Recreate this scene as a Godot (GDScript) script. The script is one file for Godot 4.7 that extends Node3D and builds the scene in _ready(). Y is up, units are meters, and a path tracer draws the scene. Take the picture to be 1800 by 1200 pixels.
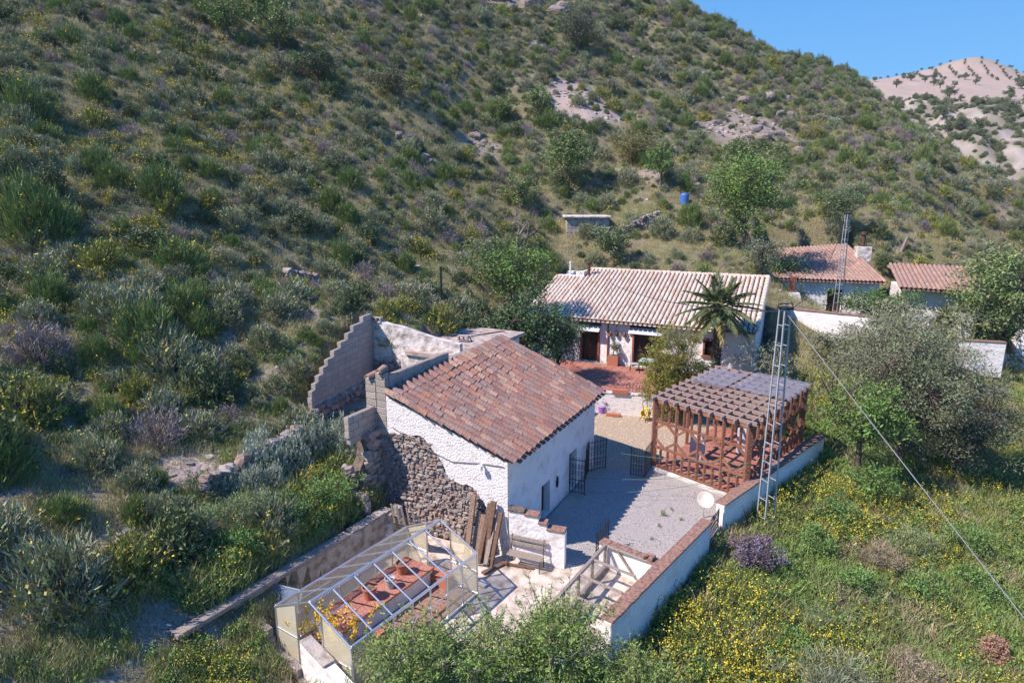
extends Node3D

# ---------------------------------------------------------------- mesh builder
class MB:
	var v := PackedVector3Array()
	var n := PackedVector3Array()
	var c := PackedColorArray()
	var col := Color(1, 1, 1)
	func tri(a: Vector3, b: Vector3, d: Vector3) -> void:      # counter-clockwise seen from outside
		var nn := (b - a).cross(d - a)
		if nn.length_squared() < 1e-14:
			return
		nn = nn.normalized()
		v.append(a); v.append(d); v.append(b)
		n.append(nn); n.append(nn); n.append(nn)
		c.append(col); c.append(col); c.append(col)
	func quad(a: Vector3, b: Vector3, d: Vector3, e: Vector3) -> void:
		tri(a, b, d)
		tri(a, d, e)
	func cham(t: Transform3D, s: Vector3, b := 0.008) -> void:  # box with chamfered edges, centred on t
		var h := s * 0.5
		b = minf(b, minf(h.x, minf(h.y, h.z)) * 0.6)
		var ax := [Vector3.RIGHT, Vector3.UP, Vector3.BACK]
		for k in 3:
			var u: Vector3 = ax[(k + 1) % 3]
			var w: Vector3 = ax[(k + 2) % 3]
			var hu := h[(k + 1) % 3] - b
			var hw := h[(k + 2) % 3] - b
			for sg in [-1.0, 1.0]:
				var o: Vector3 = ax[k] * h[k] * sg
				var p := [o - u * hu - w * hw, o + u * hu - w * hw, o + u * hu + w * hw, o - u * hu + w * hw]
				if sg > 0: quad(t * p[0], t * p[1], t * p[2], t * p[3])
				else: quad(t * p[0], t * p[3], t * p[2], t * p[1])
			# edges running along axis k
			var along: Vector3 = ax[k] * (h[k] - b)
			for su in [-1.0, 1.0]:
				for sw in [-1.0, 1.0]:
					var e1: Vector3 = u * h[(k + 1) % 3] * su + w * hw * sw
					var e2: Vector3 = u * hu * su + w * h[(k + 2) % 3] * sw
					if su * sw > 0: quad(t * (e1 - along), t * (e2 - along), t * (e2 + along), t * (e1 + along))
					else: quad(t * (e1 + along), t * (e2 + along), t * (e2 - along), t * (e1 - along))
		for sx in [-1.0, 1.0]:
			for sy in [-1.0, 1.0]:
				for sz in [-1.0, 1.0]:
					var q := Vector3(sx, sy, sz)
					var a := t * (Vector3(h.x, h.y - b, h.z - b) * q)
					var d := t * (Vector3(h.x - b, h.y, h.z - b) * q)
					var e := t * (Vector3(h.x - b, h.y - b, h.z) * q)
					if sx * sy * sz > 0: tri(a, d, e)
					else: tri(a, e, d)
	func box(p: Vector3, s: Vector3, b := 0.008) -> void:
		cham(Transform3D(Basis(), p), s, b)
	func bar(a: Vector3, e: Vector3, w: float, h: float, b := 0.006, up := Vector3.UP) -> void:  # h along up, w across
		var x := (e - a).normalized()
		if absf(x.dot(up)) > 0.97: up = Vector3.BACK if absf(x.z) < 0.9 else Vector3.RIGHT
		var z := x.cross(up).normalized()
		var y := z.cross(x)
		cham(Transform3D(Basis(x, y, z), (a + e) * 0.5), Vector3((e - a).length(), h, w), b)
	func tube(pts: Array, rad: Array, seg := 7, cap := true) -> void:
		var rings := []
		var last := Vector3.ZERO
		for i in pts.size():
			var d: Vector3 = (pts[mini(i + 1, pts.size() - 1)] - pts[maxi(i - 1, 0)]).normalized()
			var s := last
			if i == 0:
				s = d.cross(Vector3(0.31, 0.2, 0.93))
				if s.length() < 0.1: s = d.cross(Vector3.RIGHT)
			s = (s - d * s.dot(d)).normalized()
			last = s
			var w := d.cross(s)
			var ring := []
			for k in seg:
				var an := TAU * k / seg
				ring.append((s * cos(an) + w * sin(an)))
			rings.append(ring)
		for i in pts.size() - 1:
			for k in seg:
				var k2 := (k + 1) % seg
				var pa: Vector3 = pts[i] + rings[i][k] * rad[i]
				var pb: Vector3 = pts[i] + rings[i][k2] * rad[i]
				var pc: Vector3 = pts[i + 1] + rings[i + 1][k2] * rad[i + 1]
				var pd: Vector3 = pts[i + 1] + rings[i + 1][k] * rad[i + 1]
				_s(pa, rings[i][k], pb, rings[i][k2], pc, rings[i + 1][k2])
				_s(pa, rings[i][k], pc, rings[i + 1][k2], pd, rings[i + 1][k])
		if cap:
			for e in [0, pts.size() - 1]:
				for k in seg:
					var p1: Vector3 = pts[e] + rings[e][k] * rad[e]
					var p2: Vector3 = pts[e] + rings[e][(k + 1) % seg] * rad[e]
					if e == 0: tri(pts[e], p2, p1)
					else: tri(pts[e], p1, p2)
	func _s(a, na, b, nb, d, nd) -> void:
		v.append(a); v.append(d); v.append(b)
		n.append(na); n.append(nd); n.append(nb)
		c.append(col); c.append(col); c.append(col)
	func lathe(prof: Array, at := Vector3.ZERO, seg := 20) -> void:   # prof: [radius, height] upwards
		for i in prof.size() - 1:
			for k in seg:
				var a0 := TAU * k / seg
				var a1 := TAU * (k + 1) / seg
				var d0 := Vector3(cos(a0), 0, -sin(a0))
				var d1 := Vector3(cos(a1), 0, -sin(a1))
				var p: float = prof[i][0]; var q: float = prof[i + 1][0]
				var y0: Vector3 = Vector3.UP * float(prof[i][1]); var y1: Vector3 = Vector3.UP * float(prof[i + 1][1])
				quad(at + d0 * p + y0, at + d1 * p + y0, at + d1 * q + y1, at + d0 * q + y1)
	func prism(poly: PackedVector2Array, t: Transform3D, depth: float) -> void:   # poly in local xy, extruded from z=0 to z=depth
		var idx := Geometry2D.triangulate_polygon(poly)
		var cw := Geometry2D.is_polygon_clockwise(poly)
		for i in range(0, idx.size(), 3):
			var p := [poly[idx[i]], poly[idx[i + 1]], poly[idx[i + 2]]]
			var area: float = (p[1] - p[0]).cross(p[2] - p[0])
			if area < 0: p = [p[0], p[2], p[1]]
			var f := []
			var g := []
			for q in p:
				f.append(t * Vector3(q.x, q.y, depth)); g.append(t * Vector3(q.x, q.y, 0))
			tri(f[0], f[1], f[2]); tri(g[0], g[2], g[1])
		for i in poly.size():
			var a := poly[i]
			var b := poly[(i + 1) % poly.size()]
			var a0 := t * Vector3(a.x, a.y, 0); var b0 := t * Vector3(b.x, b.y, 0)
			var a1 := t * Vector3(a.x, a.y, depth); var b1 := t * Vector3(b.x, b.y, depth)
			if not cw: quad(a0, b0, b1, a1)
			else: quad(b0, a0, a1, b1)
	func slab(poly: Array, y0: float, y1: float) -> void:     # poly of Vector2(x, z)
		var pv := PackedVector2Array()
		for q in poly: pv.append(Vector2(q.x, -q.y))
		prism(pv, Transform3D(Basis(Vector3.RIGHT, Vector3.FORWARD, Vector3.UP), Vector3(0, y0, 0)), y1 - y0)
	func wall(x0: float, x1: float, y0: float, y1: float, th: float, ops: Array, t := Transform3D()) -> void:
		# wall in the xy plane, front at z=0, back at z=-th, ops: Rect2 openings
		var xs := [x0, x1]; var ys := [y0, y1]
		for o in ops:
			for q in [o.position.x, o.end.x]: if not xs.has(q): xs.append(q)
			for q in [o.position.y, o.end.y]: if not ys.has(q): ys.append(q)
		xs.sort(); ys.sort()
		for i in xs.size() - 1:
			for j in ys.size() - 1:
				var m := Vector2((xs[i] + xs[i + 1]) * 0.5, (ys[j] + ys[j + 1]) * 0.5)
				var hole := false
				for o in ops: if o.has_point(m): hole = true
				if hole: continue
				for z in [0.0, -th]:
					var a := t * Vector3(xs[i], ys[j], z); var b := t * Vector3(xs[i + 1], ys[j], z)
					var d := t * Vector3(xs[i + 1], ys[j + 1], z); var e := t * Vector3(xs[i], ys[j + 1], z)
					if z == 0.0: quad(a, b, d, e)
					else: quad(b, a, e, d)
		var rims := [[Rect2(x0, y0, x1 - x0, y1 - y0), false]]
		for o in ops: rims.append([o, true])
		for r in rims:
			var q: Rect2 = r[0]
			var k := [q.position, Vector2(q.end.x, q.position.y), q.end, Vector2(q.position.x, q.end.y)]
			for i in 4:
				var a: Vector2 = k[i]; var b: Vector2 = k[(i + 1) % 4]
				var a0 := t * Vector3(a.x, a.y, 0); var b0 := t * Vector3(b.x, b.y, 0)
				var a1 := t * Vector3(a.x, a.y, -th); var b1 := t * Vector3(b.x, b.y, -th)
				if r[1]: quad(a0, b0, b1, a1)
				else: quad(a0, a1, b1, b0)
	func add(m: ArrayMesh, t: Transform3D, tint: Color) -> void:
		var ar := m.surface_get_arrays(0)
		var vv: PackedVector3Array = ar[Mesh.ARRAY_VERTEX]
		var nn: PackedVector3Array = ar[Mesh.ARRAY_NORMAL]
		v.append_array(t * vv)
		var bb := t.basis
		for q in nn:
			n.append((bb * q).normalized()); c.append(tint)
	func mesh(mat: Material = null) -> ArrayMesh:
		var ar := []
		ar.resize(Mesh.ARRAY_MAX)
		ar[Mesh.ARRAY_VERTEX] = v
		ar[Mesh.ARRAY_NORMAL] = n
		ar[Mesh.ARRAY_COLOR] = c
		var m := ArrayMesh.new()
		m.add_surface_from_arrays(Mesh.PRIMITIVE_TRIANGLES, ar)
		if mat: m.surface_set_material(0, mat)
		return m

# ---------------------------------------------------------------- scene helpers
var M := {}
var taken := {}
var rg := RandomNumberGenerator.new()

func numbered(called: String) -> String:
	if not taken.has(called):
		taken[called] = 0
		return called
	taken[called] += 1
	return "%s_%03d" % [called, taken[called]]

func tag(o: Node, label: String, category: String, group := "", kind := "") -> void:
	if label: o.set_meta("label", label)
	if category: o.set_meta("category", category)
	if group: o.set_meta("group", group)
	if kind: o.set_meta("kind", kind)

func thing(called: String, label: String, category: String, at := Vector3.ZERO, turn := 0.0, group := "") -> Node3D:
	var o := Node3D.new()
	o.name = numbered(called)
	add_child(o)
	o.position = at
	o.rotation.y = turn
	tag(o, label, category, group)
	return o

func part(parent: Node, called: String, m: Variant, mat: Material = null, t := Transform3D()) -> MeshInstance3D:
	var o := MeshInstance3D.new()
	o.name = called
	o.mesh = m.mesh() if m is MB else m
	if mat: o.material_override = mat
	o.transform = t
	parent.add_child(o, true)
	return o

func single(called: String, m: Variant, mat: Material, label: String, category: String, at := Vector3.ZERO, turn := 0.0, group := "", kind := "") -> MeshInstance3D:
	var o := part(self, numbered(called), m, mat)
	o.position = at
	o.rotation.y = turn
	tag(o, label, category, group, kind)
	return o

func structure(called: String, m: Variant, mat: Material) -> MeshInstance3D:
	var o := part(self, numbered(called), m, mat)
	o.set_meta("kind", "structure")
	return o

func hdir(deg: float) -> Vector3:        # heading in degrees, 0 = away from the camera, 90 = right
	var r := deg_to_rad(deg)
	return Vector3(sin(r), 0, -cos(r))

func turn_of(deg: float) -> float:       # local x points along the heading, local -z to its left
	return deg_to_rad(90.0 - deg)

func at(p: Vector3) -> Transform3D:
	return Transform3D(Basis(), p)

func jit(s: float) -> float:
	return rg.randf_range(-s, s)

func jcol(base: Color, s: float) -> Color:
	var k := 1.0 + jit(s)
	return Color(base.r * k * (1.0 + jit(s * 0.4)), base.g * k * (1.0 + jit(s * 0.25)), base.b * k * (1.0 + jit(s * 0.5)))

# ---------------------------------------------------------------- materials
func ntex(freq: float, sd: int, cols: Array, offs: Array, type := FastNoiseLite.TYPE_SIMPLEX_SMOOTH, octaves := 5, size := 512) -> NoiseTexture2D:
	var f := FastNoiseLite.new()
	f.seed = sd
	f.noise_type = type
	f.frequency = freq
	f.fractal_octaves = octaves
	var g := Gradient.new()
	g.offsets = PackedFloat32Array(offs)
	g.colors = PackedColorArray(cols)
	var t := NoiseTexture2D.new()
	t.width = size
	t.height = size
	t.seamless = true
	t.noise = f
	t.color_ramp = g
	return t

func nnorm(freq: float, sd: int, bump: float, type := FastNoiseLite.TYPE_SIMPLEX_SMOOTH, octaves := 4, size := 512) -> NoiseTexture2D:
	var f := FastNoiseLite.new()
	f.seed = sd
	f.noise_type = type
	f.frequency = freq
	f.fractal_octaves = octaves
	var t := NoiseTexture2D.new()
	t.width = size
	t.height = size
	t.seamless = true
	t.noise = f
	t.as_normal_map = true
	t.bump_strength = bump
	return t

func mat(col: Color, rough := 0.85, tex: Texture2D = null, scale := Vector3.ONE, norm: Texture2D = null, nscale := 1.0, world := false, vc := false) -> StandardMaterial3D:
	var m := StandardMaterial3D.new()
	m.albedo_color = col.linear_to_srgb()
	m.roughness = rough
	if tex: m.albedo_texture = tex
	if norm:
		m.normal_enabled = true
		m.normal_texture = norm
		m.normal_scale = nscale
	if tex or norm:
		m.uv1_triplanar = true
		m.uv1_world_triplanar = world
		m.uv1_scale = scale
	m.vertex_color_use_as_albedo = vc
	return m

func g(x: float) -> Color:
	return Color(x, x, x)

func materials() -> void:
	var speck := ntex(0.035, 3, [g(0.62), g(0.85), g(0.97), g(1.0)], [0.0, 0.38, 0.6, 1.0])
	var mottled := ntex(0.014, 5, [Color(0.66, 0.63, 0.61), Color(0.86, 0.845, 0.83), g(0.95), Color(1.0, 0.99, 0.97)], [0.08, 0.40, 0.62, 0.95], FastNoiseLite.TYPE_SIMPLEX_SMOOTH, 6)
	var stained := ntex(0.008, 8, [Color(0.90, 0.87, 0.84), g(0.97), g(1.0), Color(0.98, 0.97, 0.96)], [0.05, 0.34, 0.6, 1.0], FastNoiseLite.TYPE_SIMPLEX_SMOOTH, 6)
	var grain := ntex(0.02, 11, [g(0.55), g(0.85), g(1.0)], [0.2, 0.5, 0.8])
	var pebbles := ntex(0.09, 21, [g(0.45), g(0.75), g(0.92), g(1.0)], [0.1, 0.4, 0.6, 1.0], FastNoiseLite.TYPE_CELLULAR, 3)
	var lumps := nnorm(0.02, 4, 12.0)
	var fine := nnorm(0.05, 6, 5.0)
	var coarse := nnorm(0.03, 9, 14.0, FastNoiseLite.TYPE_SIMPLEX_SMOOTH, 5)
	var stony := nnorm(0.06, 14, 14.0, FastNoiseLite.TYPE_CELLULAR, 3)
	M.plaster = mat(Color(0.80, 0.78, 0.77), 0.9, stained, Vector3.ONE * 0.35, lumps, 0.35)
	M.roughcast = mat(Color(0.80, 0.775, 0.765), 0.92, stained, Vector3.ONE * 0.8, coarse, 0.6)
	M.render_wall = mat(Color(0.74, 0.70, 0.67), 0.9, mottled, Vector3.ONE * 0.3, lumps, 0.4)
	M.concrete = mat(Color(0.47, 0.42, 0.38), 0.92, mottled, Vector3.ONE * 0.45, fine, 0.5)
	M.yard = mat(Color(0.66, 0.58, 0.50), 0.93, mottled, Vector3.ONE * 0.28, fine, 0.4, true)
	M.slab = mat(Color(0.50, 0.42, 0.38), 0.93, mottled, Vector3.ONE * 0.3, fine, 0.4, true)
	M.gravel = mat(Color(0.67, 0.61, 0.575), 0.95, pebbles, Vector3.ONE * 0.9, stony, 0.9, true)
	M.gravel_warm = mat(Color(0.72, 0.58, 0.44), 0.95, pebbles, Vector3.ONE * 0.9, stony, 0.9, true)
	M.road = mat(Color(0.60, 0.54, 0.50), 0.95, mottled, Vector3.ONE * 0.2, fine, 0.4, true)
	M.block = []
	for q in [Color(0.50, 0.43, 0.38), Color(0.45, 0.39, 0.35), Color(0.54, 0.46, 0.41), Color(0.48, 0.43, 0.39)]:
		M.block.append(mat(q, 0.95, speck, Vector3.ONE * 1.3, fine, 0.8))
	M.mortar = mat(Color(0.36, 0.31, 0.28), 0.95, speck, Vector3.ONE, fine, 0.8)
	M.earth = mat(Color(0.20, 0.155, 0.125), 0.97, mottled, Vector3.ONE * 0.7, coarse, 1.0)
	M.stone = []
	for q in [Color(0.42, 0.355, 0.33), Color(0.35, 0.28, 0.255), Color(0.47, 0.41, 0.37), Color(0.39, 0.28, 0.235), Color(0.33, 0.30, 0.29)]:
		M.stone.append(mat(q, 0.95, speck, Vector3.ONE * 1.5, coarse, 0.7))
	M.rock = []
	for q in [Color(0.33, 0.28, 0.265), Color(0.38, 0.32, 0.30), Color(0.28, 0.245, 0.235)]:
		M.rock.append(mat(q, 0.95, mottled, Vector3.ONE * 0.6, coarse, 1.2))
	M.tile_old = []
	for q in [Color(0.33, 0.185, 0.155), Color(0.30, 0.185, 0.165), Color(0.37, 0.205, 0.165), Color(0.26, 0.16, 0.145), Color(0.39, 0.205, 0.15), Color(0.35, 0.235, 0.205), Color(0.46, 0.30, 0.23), Color(0.31, 0.225, 0.205)]:
		M.tile_old.append(mat(q, 0.9, mottled, Vector3.ONE * 1.6, fine, 0.6))
	M.tile_new = []
	for q in [Color(0.72, 0.58, 0.47), Color(0.76, 0.64, 0.53), Color(0.67, 0.51, 0.41), Color(0.78, 0.68, 0.57)]:
		M.tile_new.append(mat(q, 0.85, speck, Vector3.ONE * 1.2, fine, 0.4))
	M.tile_vc = mat(Color(1, 1, 1), 0.9, mottled, Vector3.ONE * 1.6, fine, 0.5, false, true)
	M.terracotta = mat(Color(0.50, 0.19, 0.11), 0.85, speck, Vector3.ONE * 1.5)
	M.terrace = []
	for q in [Color(0.46, 0.19, 0.14), Color(0.42, 0.17, 0.125), Color(0.49, 0.215, 0.16)]:
		M.terrace.append(mat(q, 0.75, speck, Vector3.ONE * 1.0))
	M.brick = mat(Color(0.34, 0.20, 0.155), 0.92, mottled, Vector3.ONE * 1.2, fine, 0.8)
	M.wood_red = []
	for q in [Color(0.37, 0.155, 0.095), Color(0.33, 0.135, 0.08), Color(0.41, 0.18, 0.11)]:
		M.wood_red.append(mat(q, 0.75, grain, Vector3(0.6, 3.5, 3.5), fine, 0.4))
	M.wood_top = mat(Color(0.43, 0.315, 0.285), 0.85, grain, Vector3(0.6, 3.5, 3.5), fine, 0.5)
	M.wood_grey = mat(Color(0.42, 0.35, 0.30), 0.9, grain, Vector3(4.0, 0.7, 4.0), fine, 0.6)
	M.wood_pale = mat(Color(0.60, 0.53, 0.47), 0.9, grain, Vector3(4.0, 0.7, 4.0), fine, 0.6)
	M.wood_brown = mat(Color(0.235, 0.14, 0.095), 0.88, grain, Vector3(4.0, 0.7, 4.0), fine, 0.6)
	M.wood_board = mat(Color(0.35, 0.24, 0.18), 0.9, grain, Vector3(4.0, 0.7, 4.0), fine, 0.6)
	M.door_wood = mat(Color(0.085, 0.035, 0.02), 0.6, grain, Vector3(4, 0.7, 4))
	M.frame_red = mat(Color(0.36, 0.12, 0.065), 0.75, grain, Vector3(3, 0.7, 3))
	M.alu = mat(Color(0.62, 0.66, 0.72), 0.38)
	M.alu.metallic = 0.85
	M.steel = mat(Color(0.60, 0.62, 0.64), 0.55, speck, Vector3.ONE * 2.0)
	M.steel.metallic = 0.3
	M.iron = mat(Color(0.018, 0.017, 0.019), 0.5)
	M.iron_rust = mat(Color(0.12, 0.065, 0.04), 0.8, speck, Vector3.ONE * 2.0)
	M.dark = mat(Color(0.02, 0.018, 0.017), 0.6)
	M.wire = mat(Color(0.03, 0.03, 0.03), 0.7)
	M.cable_grey = mat(Color(0.22, 0.22, 0.24), 0.6)
	M.wire_green = mat(Color(0.10, 0.24, 0.13), 0.6)
	M.white_paint = mat(Color(0.78, 0.78, 0.76), 0.5)
	M.cream = mat(Color(0.80, 0.70, 0.56), 0.6, stained, Vector3.ONE * 0.6)
	M.blue_plastic = mat(Color(0.05, 0.17, 0.55), 0.45)
	M.purple = mat(Color(0.36, 0.16, 0.55), 0.6)
	M.yellow = mat(Color(0.75, 0.55, 0.05), 0.5)
	M.green_table = mat(Color(0.42, 0.58, 0.55), 0.5)
	M.awning = mat(Color(0.52, 0.53, 0.60), 0.8)
	M.poly = StandardMaterial3D.new()
	M.poly.albedo_color = Color(0.90, 0.87, 0.76, 0.4)
	M.poly.transparency = BaseMaterial3D.TRANSPARENCY_ALPHA
	M.poly.roughness = 0.45
	M.glass = StandardMaterial3D.new()
	M.glass.albedo_color = Color(0.55, 0.62, 0.72, 0.45)
	M.glass.transparency = BaseMaterial3D.TRANSPARENCY_ALPHA
	M.glass.roughness = 0.08
	M.net = StandardMaterial3D.new()
	M.net.albedo_color = Color(0.55, 0.57, 0.64, 0.42)
	M.net.transparency = BaseMaterial3D.TRANSPARENCY_ALPHA
	M.net.roughness = 0.8
	M.mesh = StandardMaterial3D.new()
	M.mesh.albedo_color = Color(0.75, 0.77, 0.76, 0.35)
	M.mesh.transparency = BaseMaterial3D.TRANSPARENCY_ALPHA
	M.mesh.roughness = 0.7
	M.leaf = mat(Color(1, 1, 1), 0.65, null, Vector3.ONE, null, 1.0, false, true)
	M.leaf.backlight_enabled = true
	M.leaf.backlight = Color(0.42, 0.46, 0.24)
	M.twig = mat(Color(1, 1, 1), 0.9, null, Vector3.ONE, null, 1.0, false, true)
	M.petal = mat(Color(1, 1, 1), 0.6, null, Vector3.ONE, null, 1.0, false, true)
	M.bark = mat(Color(0.15, 0.115, 0.10), 0.95, mottled, Vector3.ONE * 2.0, coarse, 0.8)
	M.bark_pale = mat(Color(0.34, 0.29, 0.26), 0.95, mottled, Vector3.ONE * 2.0, coarse, 0.8)
	M.ground = mat(Color(1, 1, 1), 0.97, ntex(0.03, 31, [g(0.50), g(0.78), g(0.95), g(1.0)], [0.1, 0.38, 0.6, 1.0], FastNoiseLite.TYPE_SIMPLEX_SMOOTH, 6, 1024), Vector3.ONE * 0.23, stony, 0.3, true, true)

# ---------------------------------------------------------------- terrain
const CAM := Vector3(0, 9.3, 0)
const PITCH := -12.6
const NB := 330
const ND := 250
const B0 := -82.0
const B1 := 82.0
const D0 := 2.0
const D1 := 620.0
var hg := PackedFloat32Array()
var nz := FastNoiseLite.new()
var nz2 := FastNoiseLite.new()
var pads := []

const CTRL := [[-8.2,-8.8,1.45], [-6.9,-9.3,0.9], [-6.35,-10.8,0.75], [-10.5,-12.0,3.0], [-7.8,-12.0,1.7], [-5.7,-12.4,0.85], [-13.5,-16.1,4.2], [-15.8,-19.4,5.9], [-19.2,-24.3,8.7], [-35.5,-48.3,22.8], [-10.9,-18.0,3.6], [-13.3,-22.9,6.3], [-16.3,-28.7,9.3], [-21.6,-39.5,14.8], [-28.1,-53.0,24.1], [-6.7,-15.4,2.0], [-8.1,-19.6,3.4], [-10.9,-26.9,5.8], [-13.1,-33.5,9.3], [-16.7,-43.9,14.7], [-22.4,-61.0,26.3], [-5.5,-30.5,5.3], [-6.9,-39.4,9.3], [-8.7,-51.3,15.6], [-11.9,-73.0,29.7], [-1.0,-39.0,6.3], [-1.3,-49.0,9.7], [-1.6,-63.0,17.1], [-2.2,-88.0,33.8], [3.9,-44.8,7.2], [7.8,-44.3,7.3], [4.3,-48.8,9.4], [8.6,-49.3,9.7], [7.2,-65.6,17.9], [15.8,-96.7,36.3], [25.3,-105.0,38.4], [37.7,-103.3,31.0], [53.0,-105.4,27.5], [51.2,-85.9,18.3], [52.2,-75.8,13.2], [52.0,-67.2,9.9], [22.7,-66.2,14.8], [16.2,-46.2,7.9], [25.9,-54.1,9.3], [29.9,-48.5,7.2], [34.5,-47.5,5.4], [33.2,-70.6,15.2], [38.3,-63.3,11.9], [13.1,-50.3,10.1], [19.1,-75.6,19.9],
	# beyond the spur: gully, pale badlands, tilled field and orchard hill
	[135,-268,55.0], [167,-285,59.2], [202,-298,70.5], [187,-296,65.1], [203,-273,57.1], [230,-270,50.0], [112,-201,40.6], [133,-211,42.6], [145,-191,36.8], [102,-172,32.7], [112,-166,31.8], [121,-159,30.3], [85,-135,20.5], [96,-134,21.6], [77,-114,11.0], [86,-111,11.9], [98,-127,18.8], [72,-98,7.5], [64,-80,5.5], [70,-75,4.0], [75,-130,16.0], [66,-122,15.5], [80,-160,24.0],
	[30,-140,40.0], [50,-150,30.0], [15,-160,48.0], [-20,-120,48.0], [-50,-90,46.0], [-48,-45,27.0], [60,-230,38.0], [0,-260,50.0], [-120,-160,70.0], [250,-420,50.0], [100,-420,45.0], [320,-200,40.0], [-200,-400,80.0], [-30,-15,9.5], [-20,-5,4.5], [-60,-20,20.0],
	# the farmstead's flat ground and the bank to the right
	[-4.5,-13.9,0.75], [-4.3,-16.3,1.1], [-6.2,-17.3,2.2], [-4.6,-20.3,2.6], [-6.9,-21.5,4.4], [-5.8,-24.6,5.0], [-3.2,-24.9,4.2], [-1.0,-27.5,2.6], [1.0,-31.0,2.2], [-3.0,-28.5,4.5], [4.5,-40.8,4.9], [9.0,-39.6,4.9], [13.5,-37.6,4.4],
	[-2.0,-14.0,-0.1], [1.5,-16.5,-0.1], [4.0,-18.0,-0.1], [4.0,-24.0,-0.1], [8.0,-22.0,-0.1], [5.0,-29.0,0.7], [9.5,-31.0,0.8], [11.5,-28.0,0.6], [13.8,-30.5,0.9], [17.0,-35.0,2.0], [20.5,-38.5,2.6], [25.0,-40.0,2.2], [29.5,-43.5,1.6],
	[32.5,-41.6,-0.6], [28.5,-36.5,-0.9], [39.0,-48.0,-0.4], [46.0,-56.0,0.5], [25.0,-30.0,-1.3], [31.0,-32.0,-1.2], [15.0,-19.0,-1.5], [10.0,-12.0,-2.1], [13.0,-9.0,-2.4], [5.0,-11.0,-1.4], [1.0,-9.0,-1.3], [-3.0,-8.6,-0.5], [20.0,-14.0,-2.3], [8.3,-17.6,-0.75], [12.6,-21.4,-0.75], [17.5,-27.0,-0.7], [5.0,-14.0,-0.8], [40.0,-30.0,-1.0], [40.0,-10.0,-2.0], [0.0,-3.0,-2.0], [-8.0,-3.0,1.0], [52.0,-45.0,0.5], [70.0,-55.0,2.0]]

func build_heights() -> void:
	var N := CTRL.size()
	var S := N + 3
	var A := []
	for i in S:
		var row := PackedFloat64Array()
		row.resize(S + 1)
		A.append(row)
	for i in N:
		for j in N:
			var dx: float = CTRL[i][0] - CTRL[j][0]
			var dz: float = CTRL[i][1] - CTRL[j][1]
			A[i][j] = sqrt(dx * dx + dz * dz + 9.0)
		A[i][N] = 1.0; A[i][N + 1] = CTRL[i][0]; A[i][N + 2] = CTRL[i][1]
		A[N][i] = 1.0; A[N + 1][i] = CTRL[i][0]; A[N + 2][i] = CTRL[i][1]
		A[i][S] = CTRL[i][2]
	for k in S:
		var best := k
		for r in range(k + 1, S):
			if absf(A[r][k]) > absf(A[best][k]): best = r
		var tmp = A[k]; A[k] = A[best]; A[best] = tmp
		var pk: PackedFloat64Array = A[k]
		for r in range(k + 1, S):
			var pr: PackedFloat64Array = A[r]
			var fct := pr[k] / pk[k]
			if fct == 0.0: continue
			for cc in range(k, S + 1): pr[cc] -= fct * pk[cc]
			A[r] = pr
	var W := PackedFloat64Array()
	W.resize(S)
	for k in range(S - 1, -1, -1):
		var s: float = A[k][S]
		for j in range(k + 1, S): s -= A[k][j] * W[j]
		W[k] = s / A[k][k]
	var cx := PackedFloat64Array(); var cz := PackedFloat64Array()
	for q in CTRL: cx.append(q[0]); cz.append(q[1])
	hg.resize(NB * ND)
	for j in ND:
		var dist := D0 * pow(D1 / D0, float(j) / (ND - 1))
		for i in NB:
			var br := deg_to_rad(lerpf(B0, B1, float(i) / (NB - 1)))
			var x := sin(br) * dist
			var z := -cos(br) * dist
			var h := W[N] + W[N + 1] * x + W[N + 2] * z
			for k in N:
				var dx := x - cx[k]
				var dz := z - cz[k]
				h += W[k] * sqrt(dx * dx + dz * dz + 9.0)
			var amp := clampf((dist - 8.0) / 40.0, 0.0, 1.0)
			h += nz.get_noise_2d(x, z) * (0.25 + 0.9 * amp) * clampf(absf(h) * 0.5, 0.1, 1.0)
			h += nz2.get_noise_2d(x * 1.3, z * 1.3) * 0.13
			if dist > 118.0:                        # gullied badlands under the tilled field
				var e := clampf((dist - 118.0) / 25.0, 0.0, 1.0) * clampf((215.0 - dist) / 30.0, 0.0, 1.0)
				h -= (absf(nz2.get_noise_2d(x * 0.11 + z * 0.05, z * 0.035)) - 0.2) * 4.0 * e + (absf(nz2.get_noise_2d(x * 0.34 + z * 0.16, z * 0.10)) - 0.2) * 3.0 * e
				h += nz2.get_noise_2d(x * 1.1, z * 0.7) * 0.7 * e
			var p2 := Vector2(x, z)
			for pd in pads:
				if dist < 60.0 and Geometry2D.is_point_in_polygon(p2, pd[0]): h = minf(h, pd[1])
			hg[j * NB + i] = h

func gy(x: float, z: float) -> float:
	var dist := clampf(sqrt(x * x + z * z), D0, D1 * 0.999)
	var br := rad_to_deg(atan2(x, -z))
	var fi := clampf((br - B0) / (B1 - B0) * (NB - 1), 0.0, NB - 1.001)
	var fj := clampf(log(dist / D0) / log(D1 / D0) * (ND - 1), 0.0, ND - 1.001)
	var i := int(fi); var j := int(fj)
	var a := fi - i; var b := fj - j
	return lerpf(lerpf(hg[j * NB + i], hg[j * NB + i + 1], a), lerpf(hg[(j + 1) * NB + i], hg[(j + 1) * NB + i + 1], a), b)

func gp(x: float, z: float, sink := 0.0) -> Vector3:
	return Vector3(x, gy(x, z) - sink, z)

# ground cover zones, 0..1
const VEG := 1.55

func zone_soft(x: float, z: float, cx: float, cz: float, r0: float, r1: float) -> float:
	var d := Vector2(x - cx, z - cz).length() + nz2.get_noise_2d(x * 0.9, z * 0.9) * r0 * 0.5
	return 1.0 - smoothstep(r0, r1, d)

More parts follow.
